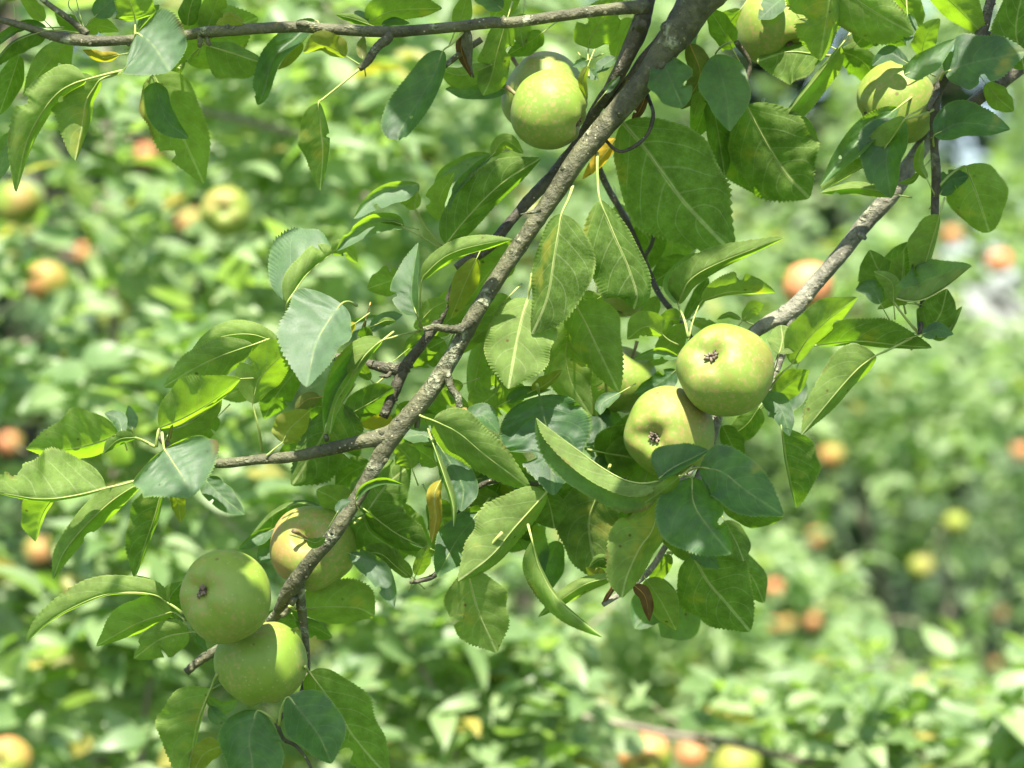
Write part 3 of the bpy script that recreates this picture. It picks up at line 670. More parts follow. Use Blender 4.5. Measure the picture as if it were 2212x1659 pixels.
RIGHT_LEAVES = """
U 1516,650 1570,632 1620,630 1674,632 ; 36 6 ; z4 ; p1487,735 1498,690 ; cb
U 1465,656 1492,604 1560,565 1694,513 ; 36 15 ; z4 ; p1487,728 1478,690
T 1463,655 1450,612 1480,570 1512,548 ; 15 6 ; z5; cg 
U 1430,722 1395,706 1355,733 ; 17 32 ; z2 ; p1465,745 1445,735 ; cb
U 1470,690 1445,690 1425,735 ; 14 18 ; z5
U 1605,692 1627,666 1650,658 ; 14 14 ; z6 ; cb
U 1600,690 1575,680 1548,690 ; 6 6 ; z6 ; cb
U 1683,764 1690,735 1687,702 ; 29 29 ; i-0.3 ; z1 ; p1662,828 1676,792 ; crb ; L small round pale leaf beside the highest apple of the pair
T 1645,850 1686,882 1706,942 ; 22 22 ; z3
U 1668,862 1702,832 1748,800 ; 28 26 ; z6
U 1711,786 1745,732 1790,690 1852,643 ; 44 20 ; z1 ; p1663,838 1690,805 ; cb
U 1763,746 1850,737 1930,745 2013,752 ; 47 8 ; z3 ; ck
U 1892,768 1850,800 1790,868 1732,940 ; 18 50 ; i0 ; cb ; z0 ; p1990,720 1950,740 1915,758 ; L pale underside of a leaf hanging on a long stalk
U 1688,925 1701,1010 1719,1097 ; 62 3 ; z3 ; ck ; L very dark leaf with a pale margin
T 1512,1010 1560,1020 1612,1060 1692,1113 ; 56 52 ; z-4,-5 ; p1470,1030 1492,1015 ; ck ; m.07 ; L glossy dark leaf with a bitten edge
U 1560,1082 1622,1110 1692,1116 ; 20 25 ; z0
T 1494,1032 1500,1090 1532,1140 1579,1197 ; 44 78 ; z-4,-6 ; p1465,1030 1480,1028 ; ck ; L broad dark glossy leaf with a pointed tip
U 1432,1060 1412,1140 1382,1185 1355,1245 1344,1292 ; 30 62 ; i0.1 ; z-3,-1.5 ; L pale green leaf with strong veins on its underside
U 1467,1030 1430,1060 1393,1086 ; 13 15 ; z-5 ; cb
T 1424,1034 1455,1010 1530,973 ; 46 12 ; z-4.5,-6 ; p1440,1045 1430,1040 ; ck ; L dark cupped leaf in front of the lowest apple of the pair
U 1427,1039 1370,1043 1310,1016 1240,966 1186,925 1158,902 ; 33 -64 ; i-0.4 ; cb ; z-4,-3 ; p1470,1040 1450,1040 ; L sickle shaped pale leaf with a dark far half
T 1340,848 1302,870 1296,896 ; 13 13 ; z2
U 1430,905 1352,960 1288,1032 ; 46 42 ; z6.5 ; ck
U 1300,1000 1338,960 1392,928 ; 40 30 ; z8 ; ck
U 1305,1040 1272,1130 1292,1252 ; 60 62 ; z5
U 1242,1052 1250,1130 1285,1205 ; 46 40 ; z7 ; cb
U 1220,1000 1200,1060 1210,1120 ; 34 34 ; z6 ; ck
U 1495,1198 1530,1258 1568,1302 1620,1364 ; 78 66 ; z3 ; p1440,1195 1470,1192 ; ck
U 1395,1252 1428,1300 1460,1361 ; 32 26 ; z2 ; p1390,1240 1392,1246 ; cb
U 1565,1125 1590,1170 1607,1212 ; 26 32 ; i-0.2 ; z2
T 1490,1180 1520,1195 1552,1228 ; 18 22 ; z1 ; ck
U 1450,1200 1430,1225 1405,1260 ; 16 20 ; z4 ; cb
U 1370,1264 1394,1290 1403,1342 ; 14 12 ; z0 ; cd ; m.45 ; L dead black brown curled leaf
U 1335,1250 1318,1280 1300,1306 ; 5 5 ; z1 ; cd
U 1310,1245 1285,1240 1265,1225 ; 10 14 ; z3 ; ch
U 1560,920 1580,960 1600,1000 ; 26 16 ; z6 ; ck
U 1640,880 1610,920 1560,950 ; 26 22 ; z7 ; ck
U 1480,700 1445,745 1400,790 ; 24 22 ; z7
T 1460,800 1420,830 1370,850 ; 24 20 ; z6 ; ck
T 1465,770 1420,760 1370,775 ; 14 8 ; z4
U 1250,800 1275,840 1290,900 ; 30 34 ; z6 ; cb
U 1560,720 1520,700 1490,690 ; 12 12 ; z7
T 1720,800 1705,850 1660,900 ; 30 30 ; z8 ; ck
U 1440,1100 1470,1160 1500,1215 ; 30 34 ; z1 ; ck
"""
RIGHT = branch('grey forked branch leaning down from the far side to the pair of green apples', [
    ([(2010, 290, 17, 7), (1960, 365, 20, 6.5), (1925, 420, 20, 6), (1870, 482, 18.5, 6), (1810, 556, 17.5, 6), (1755, 620, 18, 6), (1722, 660, 20, 6), (1690, 685, 19, 6), (1655, 700, 16, 6), (1610, 740, 14, 6), (1570, 830, 13, 7), (1545, 920, 11, 7), (1520, 1000, 9, 5), (1480, 1100, 7.5, 3), (1438, 1180, 7, 3), (1400, 1236, 7, 3), (1350, 1275, 6.5, 2.5), (1302, 1306, 6, 2)], dict(rough=0.16)),
    ([(1722, 660, 13, 6), (1707, 695, 13, 6), (1700, 730, 11, 6), (1680, 790, 9, 6), (1655, 850, 8, 5)], dict(rough=0.2)),
    ([(1850, 498, 8, 6), (1862, 508, 7, 5), (1870, 516, 4, 5)], dict(rough=0.3)),
    ([(1500, 1010, 6, 3), (1480, 1030, 5, 0), (1460, 1042, 4, -2)], dict(rough=0.2)),
], M_BARKLT, RIGHT_LEAVES, 4)

CORNER_LEAVES = """
U 1802,-60 1790,20 1772,131 ; 30 80 ; z-1 ; cb
U 1795,-40 1880,20 1974,73 ; 46 62 ; z0 ; cb ; L bright green leaf flecked with brown insect marks
U 1995,-45 2060,10 2126,77 ; 46 27 ; z1 ; cb
U 2212,150 2195,60 2216,-40 ; 46 34 ; z3
T 2040,156 2100,136 2216,112 ; 56 46 ; z1 ; p2030,175 2034,165 ; ck ; L glossy dark green leaf with a bluish lower half
T 1953,162 2000,136 2064,84 ; 22 23 ; z0 ; p2020,165 1985,150
T 1960,136 1920,115 1884,142 ; 14 15 ; z2 ; ck
U 1817,98 1770,160 1720,222 1666,290 ; 31 7 ; z2 ; cb ; L long bright leaf with a browned edge
U 1768,118 1702,112 1635,132 ; 60 26 ; i-0.1 ; z4 ; L pale veined leaf with a chewed brown hole
U 1728,40 1670,50 1622,97 ; 20 18 ; z4 ; cb
T 1692,-5 1665,18 1638,42 ; 20 22 ; z3
U 1612,228 1662,320 1702,380 1748,428 ; 86 76 ; z5 ; p1590,190 1600,210 ; ck
U 1534,198 1550,280 1566,382 ; 30 22 ; z6
U 1957,254 1902,330 1842,371 1773,412 ; 4 38 ; z-1 ; p2020,215 1985,238 ; cb
T 1940,232 1890,270 1830,330 1772,402 ; 22 26 ; z1
T 1950,260 1916,330 1925,428 ; 32 56 ; z0 ; p2022,235 1985,250 ; ck
T 2018,292 2080,266 2182,279 ; 42 27 ; z1 ; p2018,320 2016,305
U 2085,358 2110,420 2137,502 ; 58 54 ; z4 ; p2030,400 2055,375 ; cr ; L round olive green leaf
T 2030,420 2052,390 2092,380 ; 21 22 ; z3 ; ck
U 1932,420 1852,406 1773,416 ; 13 12 ; z3 ; cb
U 2002,386 1985,350 1996,303 ; 11 9 ; z0 ; cb
U 1985,372 1968,390 1940,396 ; 6 6 ; z2
U 1962,640 1905,592 1878,540 ; 46 30 ; z4
U 1948,640 1935,580 1962,522 ; 30 44 ; z4.5
U 2030,464 2008,540 1985,624 ; 8 42 ; z0
U 1928,646 1985,650 2040,622 2100,575 ; 31 -72 ; z-0.5 ; p1986,722 1958,690 ; cb ; L folded leaf with a blue green upper half
U 1930,652 1926,610 1888,586 ; 20 14 ; z-1 ; L small curled leaf with a dull rim
U 1945,632 1950,590 1953,544 ; 30 4 ; z2
T 1902,656 1882,620 1848,626 ; 20 15 ; z0
U 1993,726 2030,682 2046,624 ; 42 32 ; z2 ; ck
U 2000,722 2040,726 2079,662 ; 20 6 ; z3
T 1992,722 2025,712 2060,722 ; 14 16 ; z1 ; ck
U 1960,655 1930,652 1895,668 ; 8 10 ; z1 ; cb
U 2080,-60 2075,0 2085,60 ; 30 30 ; z4 ; ck
U 2130,180 2160,215 2190,240 ; 22 22 ; z6
U 1850,95 1890,60 1960,95 ; 30 34 ; z5 ; ck
U 1815,110 1860,130 1900,180 ; 26 34 ; z6 ; ck
U 1930,-20 1965,25 1990,60 ; 30 20 ; z5
T 1960,30 1962,60 1958,100 ; 16 10 ; z3
U 1990,120 2000,80 2030,40 ; 24 22 ; z5 ; cb
U 1540,190 1520,240 1500,300 ; 26 26 ; z7 ; ck
U 1700,250 1740,290 1760,340 ; 22 30 ; z7
U 1640,250 1620,330 1640,420 ; 60 60 ; z8 ; ck
U 1760,60 1730,110 1690,160 ; 40 40 ; z7 ; ck
U 1600,20 1570,60 1560,110 ; 26 24 ; z6
"""
CORNER = branch('dark upright spur branch at the upper corner with a half hidden apple', [
    ([(2150, -50, 12, 3), (2135, 20, 11, 3), (2120, 70, 12, 3), (2080, 110, 11, 3), (2040, 170, 12, 2.5), (2022, 215, 11, 2.5), (2018, 290, 9.5, 2.5), (2022, 370, 10, 2.5), (2020, 430, 9.5, 3), (2018, 480, 8.5, 3), (2005, 560, 6.5, 3), (1994, 640, 6, 2.5), (1988, 722, 6, 1.5)], dict(rough=0.22)),
    ([(2120, 72, 10, 3), (2160, 80, 8, 3.5), (2230, 78, 8, 4)], dict(rough=0.2)),
    ([(2240, 120, 16, 8), (2160, 180, 15, 7), (2080, 240, 14, 7), (2010, 300, 15, 7)], dict(rough=0.15)),
    ([(2024, 200, 8, 2), (2012, 220, 7, 1), (2005, 240, 5, 1)], dict(rough=0.4)),
    ([(1590, 90, 6, 4), (1620, 140, 5, 5), (1600, 200, 4, 5)], dict(rough=0.2)),
], M_BARKDK, CORNER_LEAVES, 5)

THIN_LEAVES = """
U 1375,488 1402,522 1398,585 ; 34 28 ; z11 ; ck
U 1482,556 1440,590 1408,612 ; 26 28 ; z11 ; ck
U 1420,470 1450,530 1440,600 ; 46 40 ; z14
U 1335,440 1350,500 1355,560 ; 28 26 ; z14 ; cb
T 1345,540 1370,575 1365,610 ; 14 16 ; z13
U 1420,640 1400,680 1375,715 ; 16 18 ; z12
U 1480,690 1510,640 1530,600 ; 14 14 ; z13 ; ck
"""
THIN = branch('thin brown twig slanting down behind the large dark leaf', [
    ([(1285, 340, 8, 10), (1310, 400, 8, 11), (1352, 475, 8, 11), (1390, 562, 8, 11), (1422, 632, 7, 10), (1460, 682, 7, 9), (1500, 740, 7, 8), (1560, 800, 7, 8)], dict(rough=0.14)),
    ([(1390, 560, 5, 11), (1410, 520, 4.5, 10.5), (1412, 470, 4, 10)], dict(rough=0.1)),
], M_BARKDK, THIN_LEAVES, 6)

LOW_LEAVES = """
U 1015,1048 1040,1070 1085,1080 ; 20 24 ; z6 ; cb
T 1030,1035 1070,1030 1100,1020 ; 12 14 ; z6 ; ck
U 1090,1040 1110,1070 1150,1090 ; 20 20 ; z7 ; cl
U 890,1245 860,1215 850,1180 ; 16 14 ; z5 ; cb
U 1075,1055 1060,1090 1050,1125 ; 18 18 ; z7
U 930,1080 960,1140 940,1200 ; 34 30 ; z7 ; ck
U 990,1000 1040,1040 1060,1090 ; 34 34 ; z8
U 1100,960 1090,1010 1060,1050 ; 40 30 ; z8
"""
LOW = branch('short dark twig hidden among the hanging leaves below the thick branch', [
    ([(1215, 1020, 6, 5), (1160, 1045, 6, 5), (1100, 1036, 6.5, 5), (1040, 1048, 6, 5.5), (1000, 1090, 5, 6), (975, 1160, 5.5, 6), (945, 1236, 6, 5), (905, 1255, 5, 5), (885, 1258, 3, 5)], dict(rough=0.16)),
], M_BARKDK, LOW_LEAVES, 7)

SHADED = [(1385, 310), (1440, 400), (1510, 480), (1200, 560), (1330, 540), (1490, 1100), (1530, 1160), (1150, 930), (1705, 1010), (905, 200), (2110, 140), (1910, 350), (685, 745), (450, 1250, -.06), (480, 1320, -.06), (430, 1300, -.06), (520, 1345, -.06), (500, 1260, -.065), (540, 1470, -.02), (600, 1480, -.02), (560, 1420, -.02), (520, 1440, -.02), (1680, 330), (640, 1560), (540, 1600)]
SUNLIT = [(1840, 520, 6, .02), (1720, 670, 6, .025), (1010, 700, 0, .025), (900, 880, 0, .02), (700, 60, 0, .02), (720, 1140, 0, .015), (640, 560, 0, .03), (820, 440, 0, .02), (820, 500, 0, .02), (620, 970, 0, .02), (90, 930, 0, .025), (1590, 760, 1.0, .05), (1450, 900, 3.0, .045), (1200, 190, 1, .045), (1900, 210, 5, .045), (1660, 60, 5, .04), (1120, 740, 0, .03), (100, 1020, -1, .04), (1260, 970, -3, .03), (190, 300, 0, .03), (1800, 850, 0, .03), (1070, 1130, 0, .03), (700, 1130, 4, .04), (560, 1245, -4, .012), (600, 1400, -1, .010), (360, 1000, -2, .03), (300, 100, -1, .03)]
rf = random.Random(3)
for k in range(34):
    cx_, cy_ = [(1010, 1010), (1120, 1090), (1230, 1120), (900, 930), (1060, 700), (1370, 1040), (1250, 920), (860, 1080), (1480, 1230)][k % 9]
    x0, y0 = cx_ + rf.uniform(-80, 80), cy_ + rf.uniform(-80, 60); an = rf.uniform(0.1, 3.0); Lf = rf.uniform(105, 165)
    dx, dy = math.cos(an) * Lf, math.sin(an) * Lf; bx, by = rf.uniform(-18, 18), rf.uniform(-18, 18)
    leaf(LOW, 'U' if rf.random() < .7 else 'T', [(x0, y0), (x0 + dx * .5 + bx, y0 + dy * .5 + by), (x0 + dx, y0 + dy)], rf.uniform(24, 48), rf.uniform(20, 46), rf.uniform(6.5, 11), None, None, rf.choice(['', 'b', 'k', '']), 7500 + k)
# ------------------------------------------------------------------ apples
def apple_shape(R, flat=0.93, seed=0, nu=40, nv=56):
    vs, fs = [], []
    for i in range(nu + 1):
        ph = math.pi * i / nu
        for j in range(nv):
            th = 2 * math.pi * j / nv
            s = max(math.sin(ph), 0.0); rho = s ** 0.9 * (1 + 0.045 * math.cos(ph))
            z = flat * math.cos(ph)
            z -= 0.30 * math.exp(-(rho / 0.24) ** 2) if z > 0 else -0.27 * math.exp(-(rho / 0.30) ** 2)
            d = Vector((rho * math.cos(th), rho * math.sin(th), z))
            k = 1 + 0.062 * mnoise.noise(d * 1.15 + Vector((seed * 3.1, 0, 0))) + 0.03 * math.cos(5 * th + seed) * (0.5 - 0.5 * math.cos(ph)) * s
            if z < 0: k += 0.028 * math.cos(5 * th + 1.3 * seed) * math.exp(-((rho - 0.42) / 0.2) ** 2)
            vs.append(d * R * k)
    for i in range(nu):
        for j in range(nv):
            j2 = (j + 1) % nv
            fs.append((i * nv + j, (i + 1) * nv + j, (i + 1) * nv + j2, i * nv + j2))
    return vs, fs

def calyx_shape(R, flat, seed):
    rs = random.Random(seed); parts = []
    zb = -(flat - 0.27) * R
    parts.append(tube([Vector((0, 0, zb + 0.03 * R)), Vector((0, 0, zb - 0.02 * R)), Vector((0, 0, zb - 0.035 * R))], [0.12 * R, 0.10 * R, 0.03 * R], 5, 10, 0.4))
    for k in range(17):
        a = 2 * math.pi * k / 17 + rs.uniform(-.3, .3); c, s = math.cos(a), math.sin(a); l = rs.uniform(0.04, 0.16); h = rs.uniform(0.05, 0.17)
        p = [Vector((0.04 * c * R, 0.04 * s * R, zb + .01 * R)), Vector((0.8 * l * c * R, 0.8 * l * s * R, zb - h * R * .8)), Vector((l * 1.15 * c * R, l * 1.15 * s * R, zb - h * R * rs.uniform(.3, 1.2)))]
        parts.append(tube(p, [0.036 * R, 0.028 * R, 0.008 * R], 6, 6, 0.3))
    return merge(parts)

def stalk_shape(R, flat, seed, lean=0.15):
    z0 = (flat - 0.31) * R
    return tube([Vector((0, 0, z0)), Vector((lean * .3 * R, 0, z0 + .25 * R)), Vector((lean * R, 0.05 * R, z0 + .62 * R))], [0.05 * R, 0.042 * R, 0.06 * R], 8, 8, 0.2)

APPLES = []
def apple_world(pos, R, cal, label, group, blush=0.2, yellow=0.3, seed=0, flat=0.93, spin=0.0, detail=True, name='apple'):
    """cal: where the eye (calyx) points, as (right, up, towards the lens)"""
    v, f = apple_shape(R, flat, seed, *( (44, 64) if detail else (22, 30) ))
    o = mesh_obj(name, v, f, M_APPLE)
    o.location = pos
    c = Vector((cal[0], -cal[2], cal[1])).normalized(); zax = -c
    ref = Vector((-0.25, -0.55, 0.8)); ref = (ref - zax * ref.dot(zax)).normalized()     # sunny cheek
    xax = Matrix.Rotation(spin, 3, zax) @ ref; yax = zax.cross(xax)
    o.rotation_euler = Matrix((xax, yax, zax)).transposed().to_euler()
    o.color = (blush, yellow, 0, 1)
    tag(o, label, 'apple', group)
    for nm, (vv, ff), mt in (('calyx', calyx_shape(R, flat, seed), M_SEPAL), ('stalk', stalk_shape(R, flat, seed), M_STALK)):
        ch = mesh_obj(nm, vv, ff, mt); ch.parent = o
    return o

def apple(x, y, r, z, cal, label, **kw):
    APPLES.append((x, y, r, D + z / 100))
    return apple_world(P(x, y, z / 100), r * S * (D + z / 100) / D, cal, label, 'apples on the near branches', **kw)

apple(487, 1289, 101, -3, (-.58, .22, .76), 'green apple with its eye at the side, topmost left of the low trio', blush=.10, yellow=.25, seed=1, spin=2.0)
apple(564, 1432, 99, 1.5, (.15, -1, -.05), 'plain green apple hanging lowest of the trio, partly shaded by the apple above', blush=.04, yellow=.15, seed=2, spin=2.5)
apple(676, 1184, 93, 5.0, (.15, -.35, -.85), 'blushed green apple showing its stalk hollow behind the thick branch', blush=.50, yellow=.30, seed=3, spin=1.0)
apple(1188, 238, 87, 1.0, (.85, -.35, .2), 'front apple of the touching double by the thick branch, with a pinkish smudge', blush=.24, yellow=.20, seed=4, flat=.95, spin=.4)
apple(1176, 204, 92, 7.8, (.6, -.6, .2), 'rear apple of the touching double, mostly hidden by the front one', blush=.30, yellow=.25, seed=5)
apple(1567, 798, 103, 1.0, (-.45, .36, .80), 'upper green apple of the pair, pale cheek and dark eye', blush=.34, yellow=.28, seed=6, spin=.8)
apple(1443, 934, 99, 3.8, (-.46, -.12, .86), 'lower green apple of the pair with a leaf cupped against it', blush=.36, yellow=.25, seed=7, spin=.9)
apple(1346, 822, 74, 9.5, (-.3, -.8, -.3), 'shaded apple with a rosy edge behind the leaves left of the pair', blush=.40, yellow=.25, seed=8, spin=-2.2)
apple(1672, 62, 84, 6.0, (.45, -.60, .5), 'yellowish apple cut by the upper edge of the view, half covered by leaves', blush=.15, yellow=.75, seed=9)
apple(1938, 224, 90, 5.5, (-.85, -.35, .0), 'pale green apple under a grey leaf beside the dark upright branch', blush=.18, yellow=.50, seed=10)
apple(1345, 632, 58, 16, (-.2, -.9, .2), 'yellow apple glimpsed behind the drooping grey green leaves', blush=.18, yellow=.85, seed=11)

# ------------------------------------------------------------------ orchard behind: small apples, trees, wood, ground
FAR = [  # x, y, r on the sheet, blush, yellow, eye, label
    (487, 458, 55, .44, .45, (.05, .05, 1), 'blurred apple facing us with its eye, red rim over yellow green'),
    (412, 480, 32, .60, .60, (0, -1, 0), 'orange apple tucked behind the one that shows its eye'),
    (38, 440, 50, .50, .15, (0, -1, .2), 'blurred green apple with an orange cap at the edge below the long drooping leaf'),
    (103, 612, 48, .62, .75, (0, -.9, .3), 'blurred ochre orange apple under a curling pale leaf'),
    (183, 548, 22, .72, .85, (0, -.9, .3), 'small orange apple just above the ochre orange one'),
    (318, 335, 25, .85, .50, (0, -1, .2), 'coral red apple below the grey torn leaf at the upper corner'),
    (243, 686, 30, .20, 1.0, (0, -1, .2), 'small lemon yellow apple right of the ochre orange one'),
    (1746, 618, 56, .80, .55, (0, -1, .2), 'large coral apple behind the grey forked branch'),
    (2160, 566, 29, .78, .60, (0, -1, .1), 'peach coloured apple beside the bright gap of sky'),
    (2056, 510, 22, .78, .75, (0, -1, .1), 'small peach apple under the round olive leaf'),
    (1797, 985, 27, .70, .90, (0, -1, .1), 'round orange apple beside the very dark hanging leaf'),
    (1769, 1164, 26, .68, .95, (0, -1, .1), 'round orange yellow apple below the glossy bitten leaf'),
    (2063, 1131, 26, .32, 1.0, (0, -1, .1), 'yellow apple with a green side in the far tree'),
    (1990, 1226, 28, .45, .95, (0, -1, .1), 'yellow orange apple hanging over the dark gap'),
    (1672, 1271, 20, .80, .70, (0, -1, .1), 'tiny coral apple right of the broad lowest leaf'),
    (2161, 1324, 17, .80, .70, (0, -1, .1), 'tiny coral apple, upper of the two at the far edge'),
    (2148, 1432, 15, .88, .50, (0, -1, .1), 'tiny red apple, lower of the two at the far edge'),
    (1756, 1342, 18, .74, .85, (0, -1, .1), 'tiny peach apple, right one of a row of three'),
    (1702, 1348, 18, .62, .90, (0, -1, .1), 'tiny yellow orange apple, middle one of a row of three'),
    (1673, 1350, 15, .74, .80, (0, -1, .1), 'tiny ochre apple, left one of a row of three'),
    (1136, 1296, 20, .80, .75, (0, -1, .1), 'small orange apple below the hanging twig with narrow leaf'),
    (86, 1190, 32, .66, .80, (0, -1, .1), 'dull orange apple behind the left leaf spray'),
    (16, 1645, 54, .66, .70, (-.2, .1, .9), 'orange apple at the lower corner showing its eye'),
    (846, 1632, 44, .55, .80, (-.45, .2, .7), 'orange yellow apple beside the lowest serrated leaf'),
    (1394, 1638, 58, .85, .55, (-.2, -.1, .9), 'big coral apple under the blurred level branch'),
    (1592, 1660, 54, .40, .85, (0, -.8, .4), 'big yellow apple right of the coral one'),
    (1494, 1632, 34, .75, .60, (0, -1, .1), 'small red apple between the two big blurred ones'),
    (674, 1392, 24, .40, 1.0, (0, -1, .1), 'amber apple peeping out right of the lowest green apple'),
    (2206, 975, 22, .82, .60, (0, -1, .1), 'coral apple at the far edge level with the orange round one'),
    (1185, 868, 24, .82, .60, (0, -1, .1), 'dim coral apple seen between the centre leaves'),
    (22, 958, 26, .85, .50, (0, -1, .1), 'red apple just over the sunlit humped leaf'),
]
FARD = []
for i, (x, y, r, bl, ye, cal, lab) in enumerate(FAR):
    d = min(D * 96.6 / r, 8.6); R = r * S * d / D
    if i == 29: x = 1000; y = 1000 - 95; d = 4.5; R = r * S * d / D
    if i == 29: x = 1000
    FARD.append((x, y, r, d))
    apple_world(P(x, y, d - D), R, cal, lab, 'apples in the trees behind', blush=bl * .86, yellow=ye, seed=20 + i, detail=False, spin=0.3 * math.sin(i))

# leaves of the same tree above the view; they shade parts of what hangs below
U5 = np.array([0, .14, .34, .58, .8, 1.0]); V5 = np.array([-1, -.5, 0, .5, 1.0])
W5 = np.array([0.03, .72, 1.0, .86, .48, 0.02])
def leaf_cloud(base, dirv, nrm, L, wid, rnd, yel):
    "many leaves of an orchard crown as one mesh: arrays of bases, directions, upper face normals"
    n = len(base)
    dirv = dirv / np.linalg.norm(dirv, axis=1)[:, None]
    nrm = nrm - dirv * np.sum(nrm * dirv, axis=1)[:, None]; nrm /= np.maximum(np.linalg.norm(nrm, axis=1), 1e-6)[:, None]
    side = np.cross(nrm, dirv)         # to the right seen from above with dir ahead (handedness kept below)
    u = np.repeat(U5, 5); v = np.tile(V5, 6); ww = np.repeat(W5, 5)
    fold = RNG.uniform(.05, .65, n); dro = RNG.uniform(0.0, .45, n); tw = RNG.uniform(-.25, .25, n)
    pos = (base[:, None, :] + dirv[:, None, :] * (L[:, None] * u)[..., None]
           + side[:, None, :] * (wid[:, None] * ww * v * np.cos(fold)[:, None])[..., None]
           + nrm[:, None, :] * ((wid[:, None] * ww * np.abs(v) * np.sin(fold)[:, None]) - (dro * L)[:, None] * u ** 2 + (tw * wid)[:, None] * u * v)[..., None])
    N = 30
    i, j = np.meshgrid(np.arange(5), np.arange(4), indexing='ij'); A = (i * 5 + j).ravel()
    q = np.column_stack([A, A + 5, A + 6, A + 1])
    F = (q[None] + (np.arange(n) * N)[:, None, None]).reshape(-1, 4)
    # cross(side, dir) must be the upper face: side = n x d  ->  d x side = n
    at = {'rnd': np.repeat(rnd, N), 'yel': np.repeat(yel, N), 'dead': np.zeros(n * N), 'ld': np.tile(np.abs(v) * ww, n)}
    return pos.reshape(-1, 3), F, at, np.column_stack([np.tile(u, n), np.tile(v, n)])

SD = np.array(SDIR)
def keep_clear(p):
    "leaves in front of a background apple, or in the thin spot of the far crown, are left off"
    d = p[:, 1]; k = S * d / D
    X = p[:, 0] / k + CX; Y = CY - (p[:, 2] - CZ) / k
    ok = np.ones(len(p), bool)
    for x, y, r, dd in FARD:
        ok &= ~((np.hypot(X - x, Y - y) < r + 70 * D / d) & (d < dd + 0.10) & (RNG.uniform(size=len(p)) < .97))
        w = p - np.array(P(x, y, dd - D)); al = w @ SD; dist = np.linalg.norm(w - al[:, None] * SD, axis=1)
        if (x, y) not in ((846, 1632), (86, 1190)): ok &= ~((al > 0) & (al < 1.2) & (dist < 0.065))
    return ok, X, Y

def foliage(parent, boxes, mat=None, seed=0, Lr=(.05, .082), name='foliage', gap=None):
    B, DV, NR = [], [], []
    rs = np.random.default_rng(seed)
    for (x0, x1, y0, y1, d0, d1, ncl, th, fr) in boxes:
        made = 0; tries = 0
        while made < ncl and tries < ncl * 6:
            tries += 1
            d = rs.uniform(d0, d1); x = rs.uniform(x0, x1); y = rs.uniform(y0, y1)
            c = np.array(P(x, y, d - D))
            if mnoise.noise((c[0] * fr + seed, c[1] * fr * .6, c[2] * fr)) < th: continue
            if gap and any(math.hypot((x - gx) / gr, (y - gy) / gs) < 1 for gx, gy, gr, gs in gap): continue
            made += 1
            m = int(rs.integers(5, 9)); sh = rs.normal(size=3) * .5 + np.array([0, -.35, .5])
            for k in range(m):
                a = 2.4 * k + rs.uniform(-.4, .4)
                rad = np.array([math.cos(a), math.sin(a) * .9, rs.uniform(-.7, .35)]) + sh * .5
                B.append(c + rs.normal(size=3) * .012 + sh * (.012 * k)); DV.append(rad)
                NR.append(sh * .7 + np.array([0, -.45, .9]) + rs.normal(size=3) * .62)
    B, DV, NR = map(np.array, (B, DV, NR)); n = len(B)
    L = rs.uniform(*Lr, n)
    ctr = B + DV / np.linalg.norm(DV, axis=1)[:, None] * (L * .5)[:, None]
    ok, X, Y = keep_clear(ctr)
    if gap:
        for gx, gy, gr, gs in gap: ok &= np.hypot((X - gx) / gr, (Y - gy) / gs) > 1
    B, DV, NR, L = B[ok], DV[ok], NR[ok], L[ok]; n = len(B)
    yel = np.where(rs.uniform(size=n) < .03, rs.uniform(.15, .55, n), 0.0)
    v, F, at, uv = leaf_cloud(B, DV, NR, L, L * rs.uniform(.20, .31, n), rs.uniform(0, 1, n) ** 1.4, yel)
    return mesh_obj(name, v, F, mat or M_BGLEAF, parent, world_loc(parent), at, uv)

def limb_mesh(pts, depth, sides=10, rough=.12):
    "pts (x, y, radius) on the sheet at one distance"
    p = [P(x, y, (depth if len(q) == 0 else q[0]) - D) for x, y, r, *q in pts]
    rr = [r * S * ((depth if len(q) == 0 else q[0]) / D) for x, y, r, *q in pts]
    return tube(p, rr, 26, sides, rough)

def orchard_tree(label, trunk, tdepth, limbs, boxes, seed, group='apple trees in the orchard behind', gap=None, Lr=(.05, .082)):
    base = P(trunk[0][0], trunk[0][1], tdepth - D)
    o = bpy.data.objects.new('apple_tree', None); COL.objects.link(o); o.location = (base.x, base.y, 0)
    o.empty_display_size = .2
    tag(o, label, 'tree', group)
    v, f = limb_mesh(trunk, tdepth)
    mesh_obj('trunk', v, f, M_BGBARK, o, (base.x, base.y, 0))
    for d, pts in limbs:
        v, f = limb_mesh(pts, d); mesh_obj('limb', v, f, M_BGBARK, o, P(pts[0][0], pts[0][1], d - D))
    rt = random.Random(seed)        # slim shoots running through the crown
    for (x0, x1, y0, y1, d0, d1, *_) in boxes:
        for k in range(5):
            x, y, d = rt.uniform(x0, x1), rt.uniform(y0, y1), rt.uniform(d0, d0 + .6 * (d1 - d0)); a = rt.uniform(-.5, 3.6); l = rt.uniform(180, 330) * D / d * 1.7; b = rt.uniform(-.12, .12)
            pts = [(x + math.cos(a + b * j) * l * j / 4, y + math.sin(a + b * j) * l * j / 4, (4.6 - .8 * j) * D / d * 1.5) for j in range(5)]
            v, f = limb_mesh(pts, d, 7); mesh_obj('limb', v, f, M_SHOOT, o, P(pts[0][0], pts[0][1], d - D))
    foliage(o, boxes, seed=seed, gap=gap, Lr=Lr)
    return o

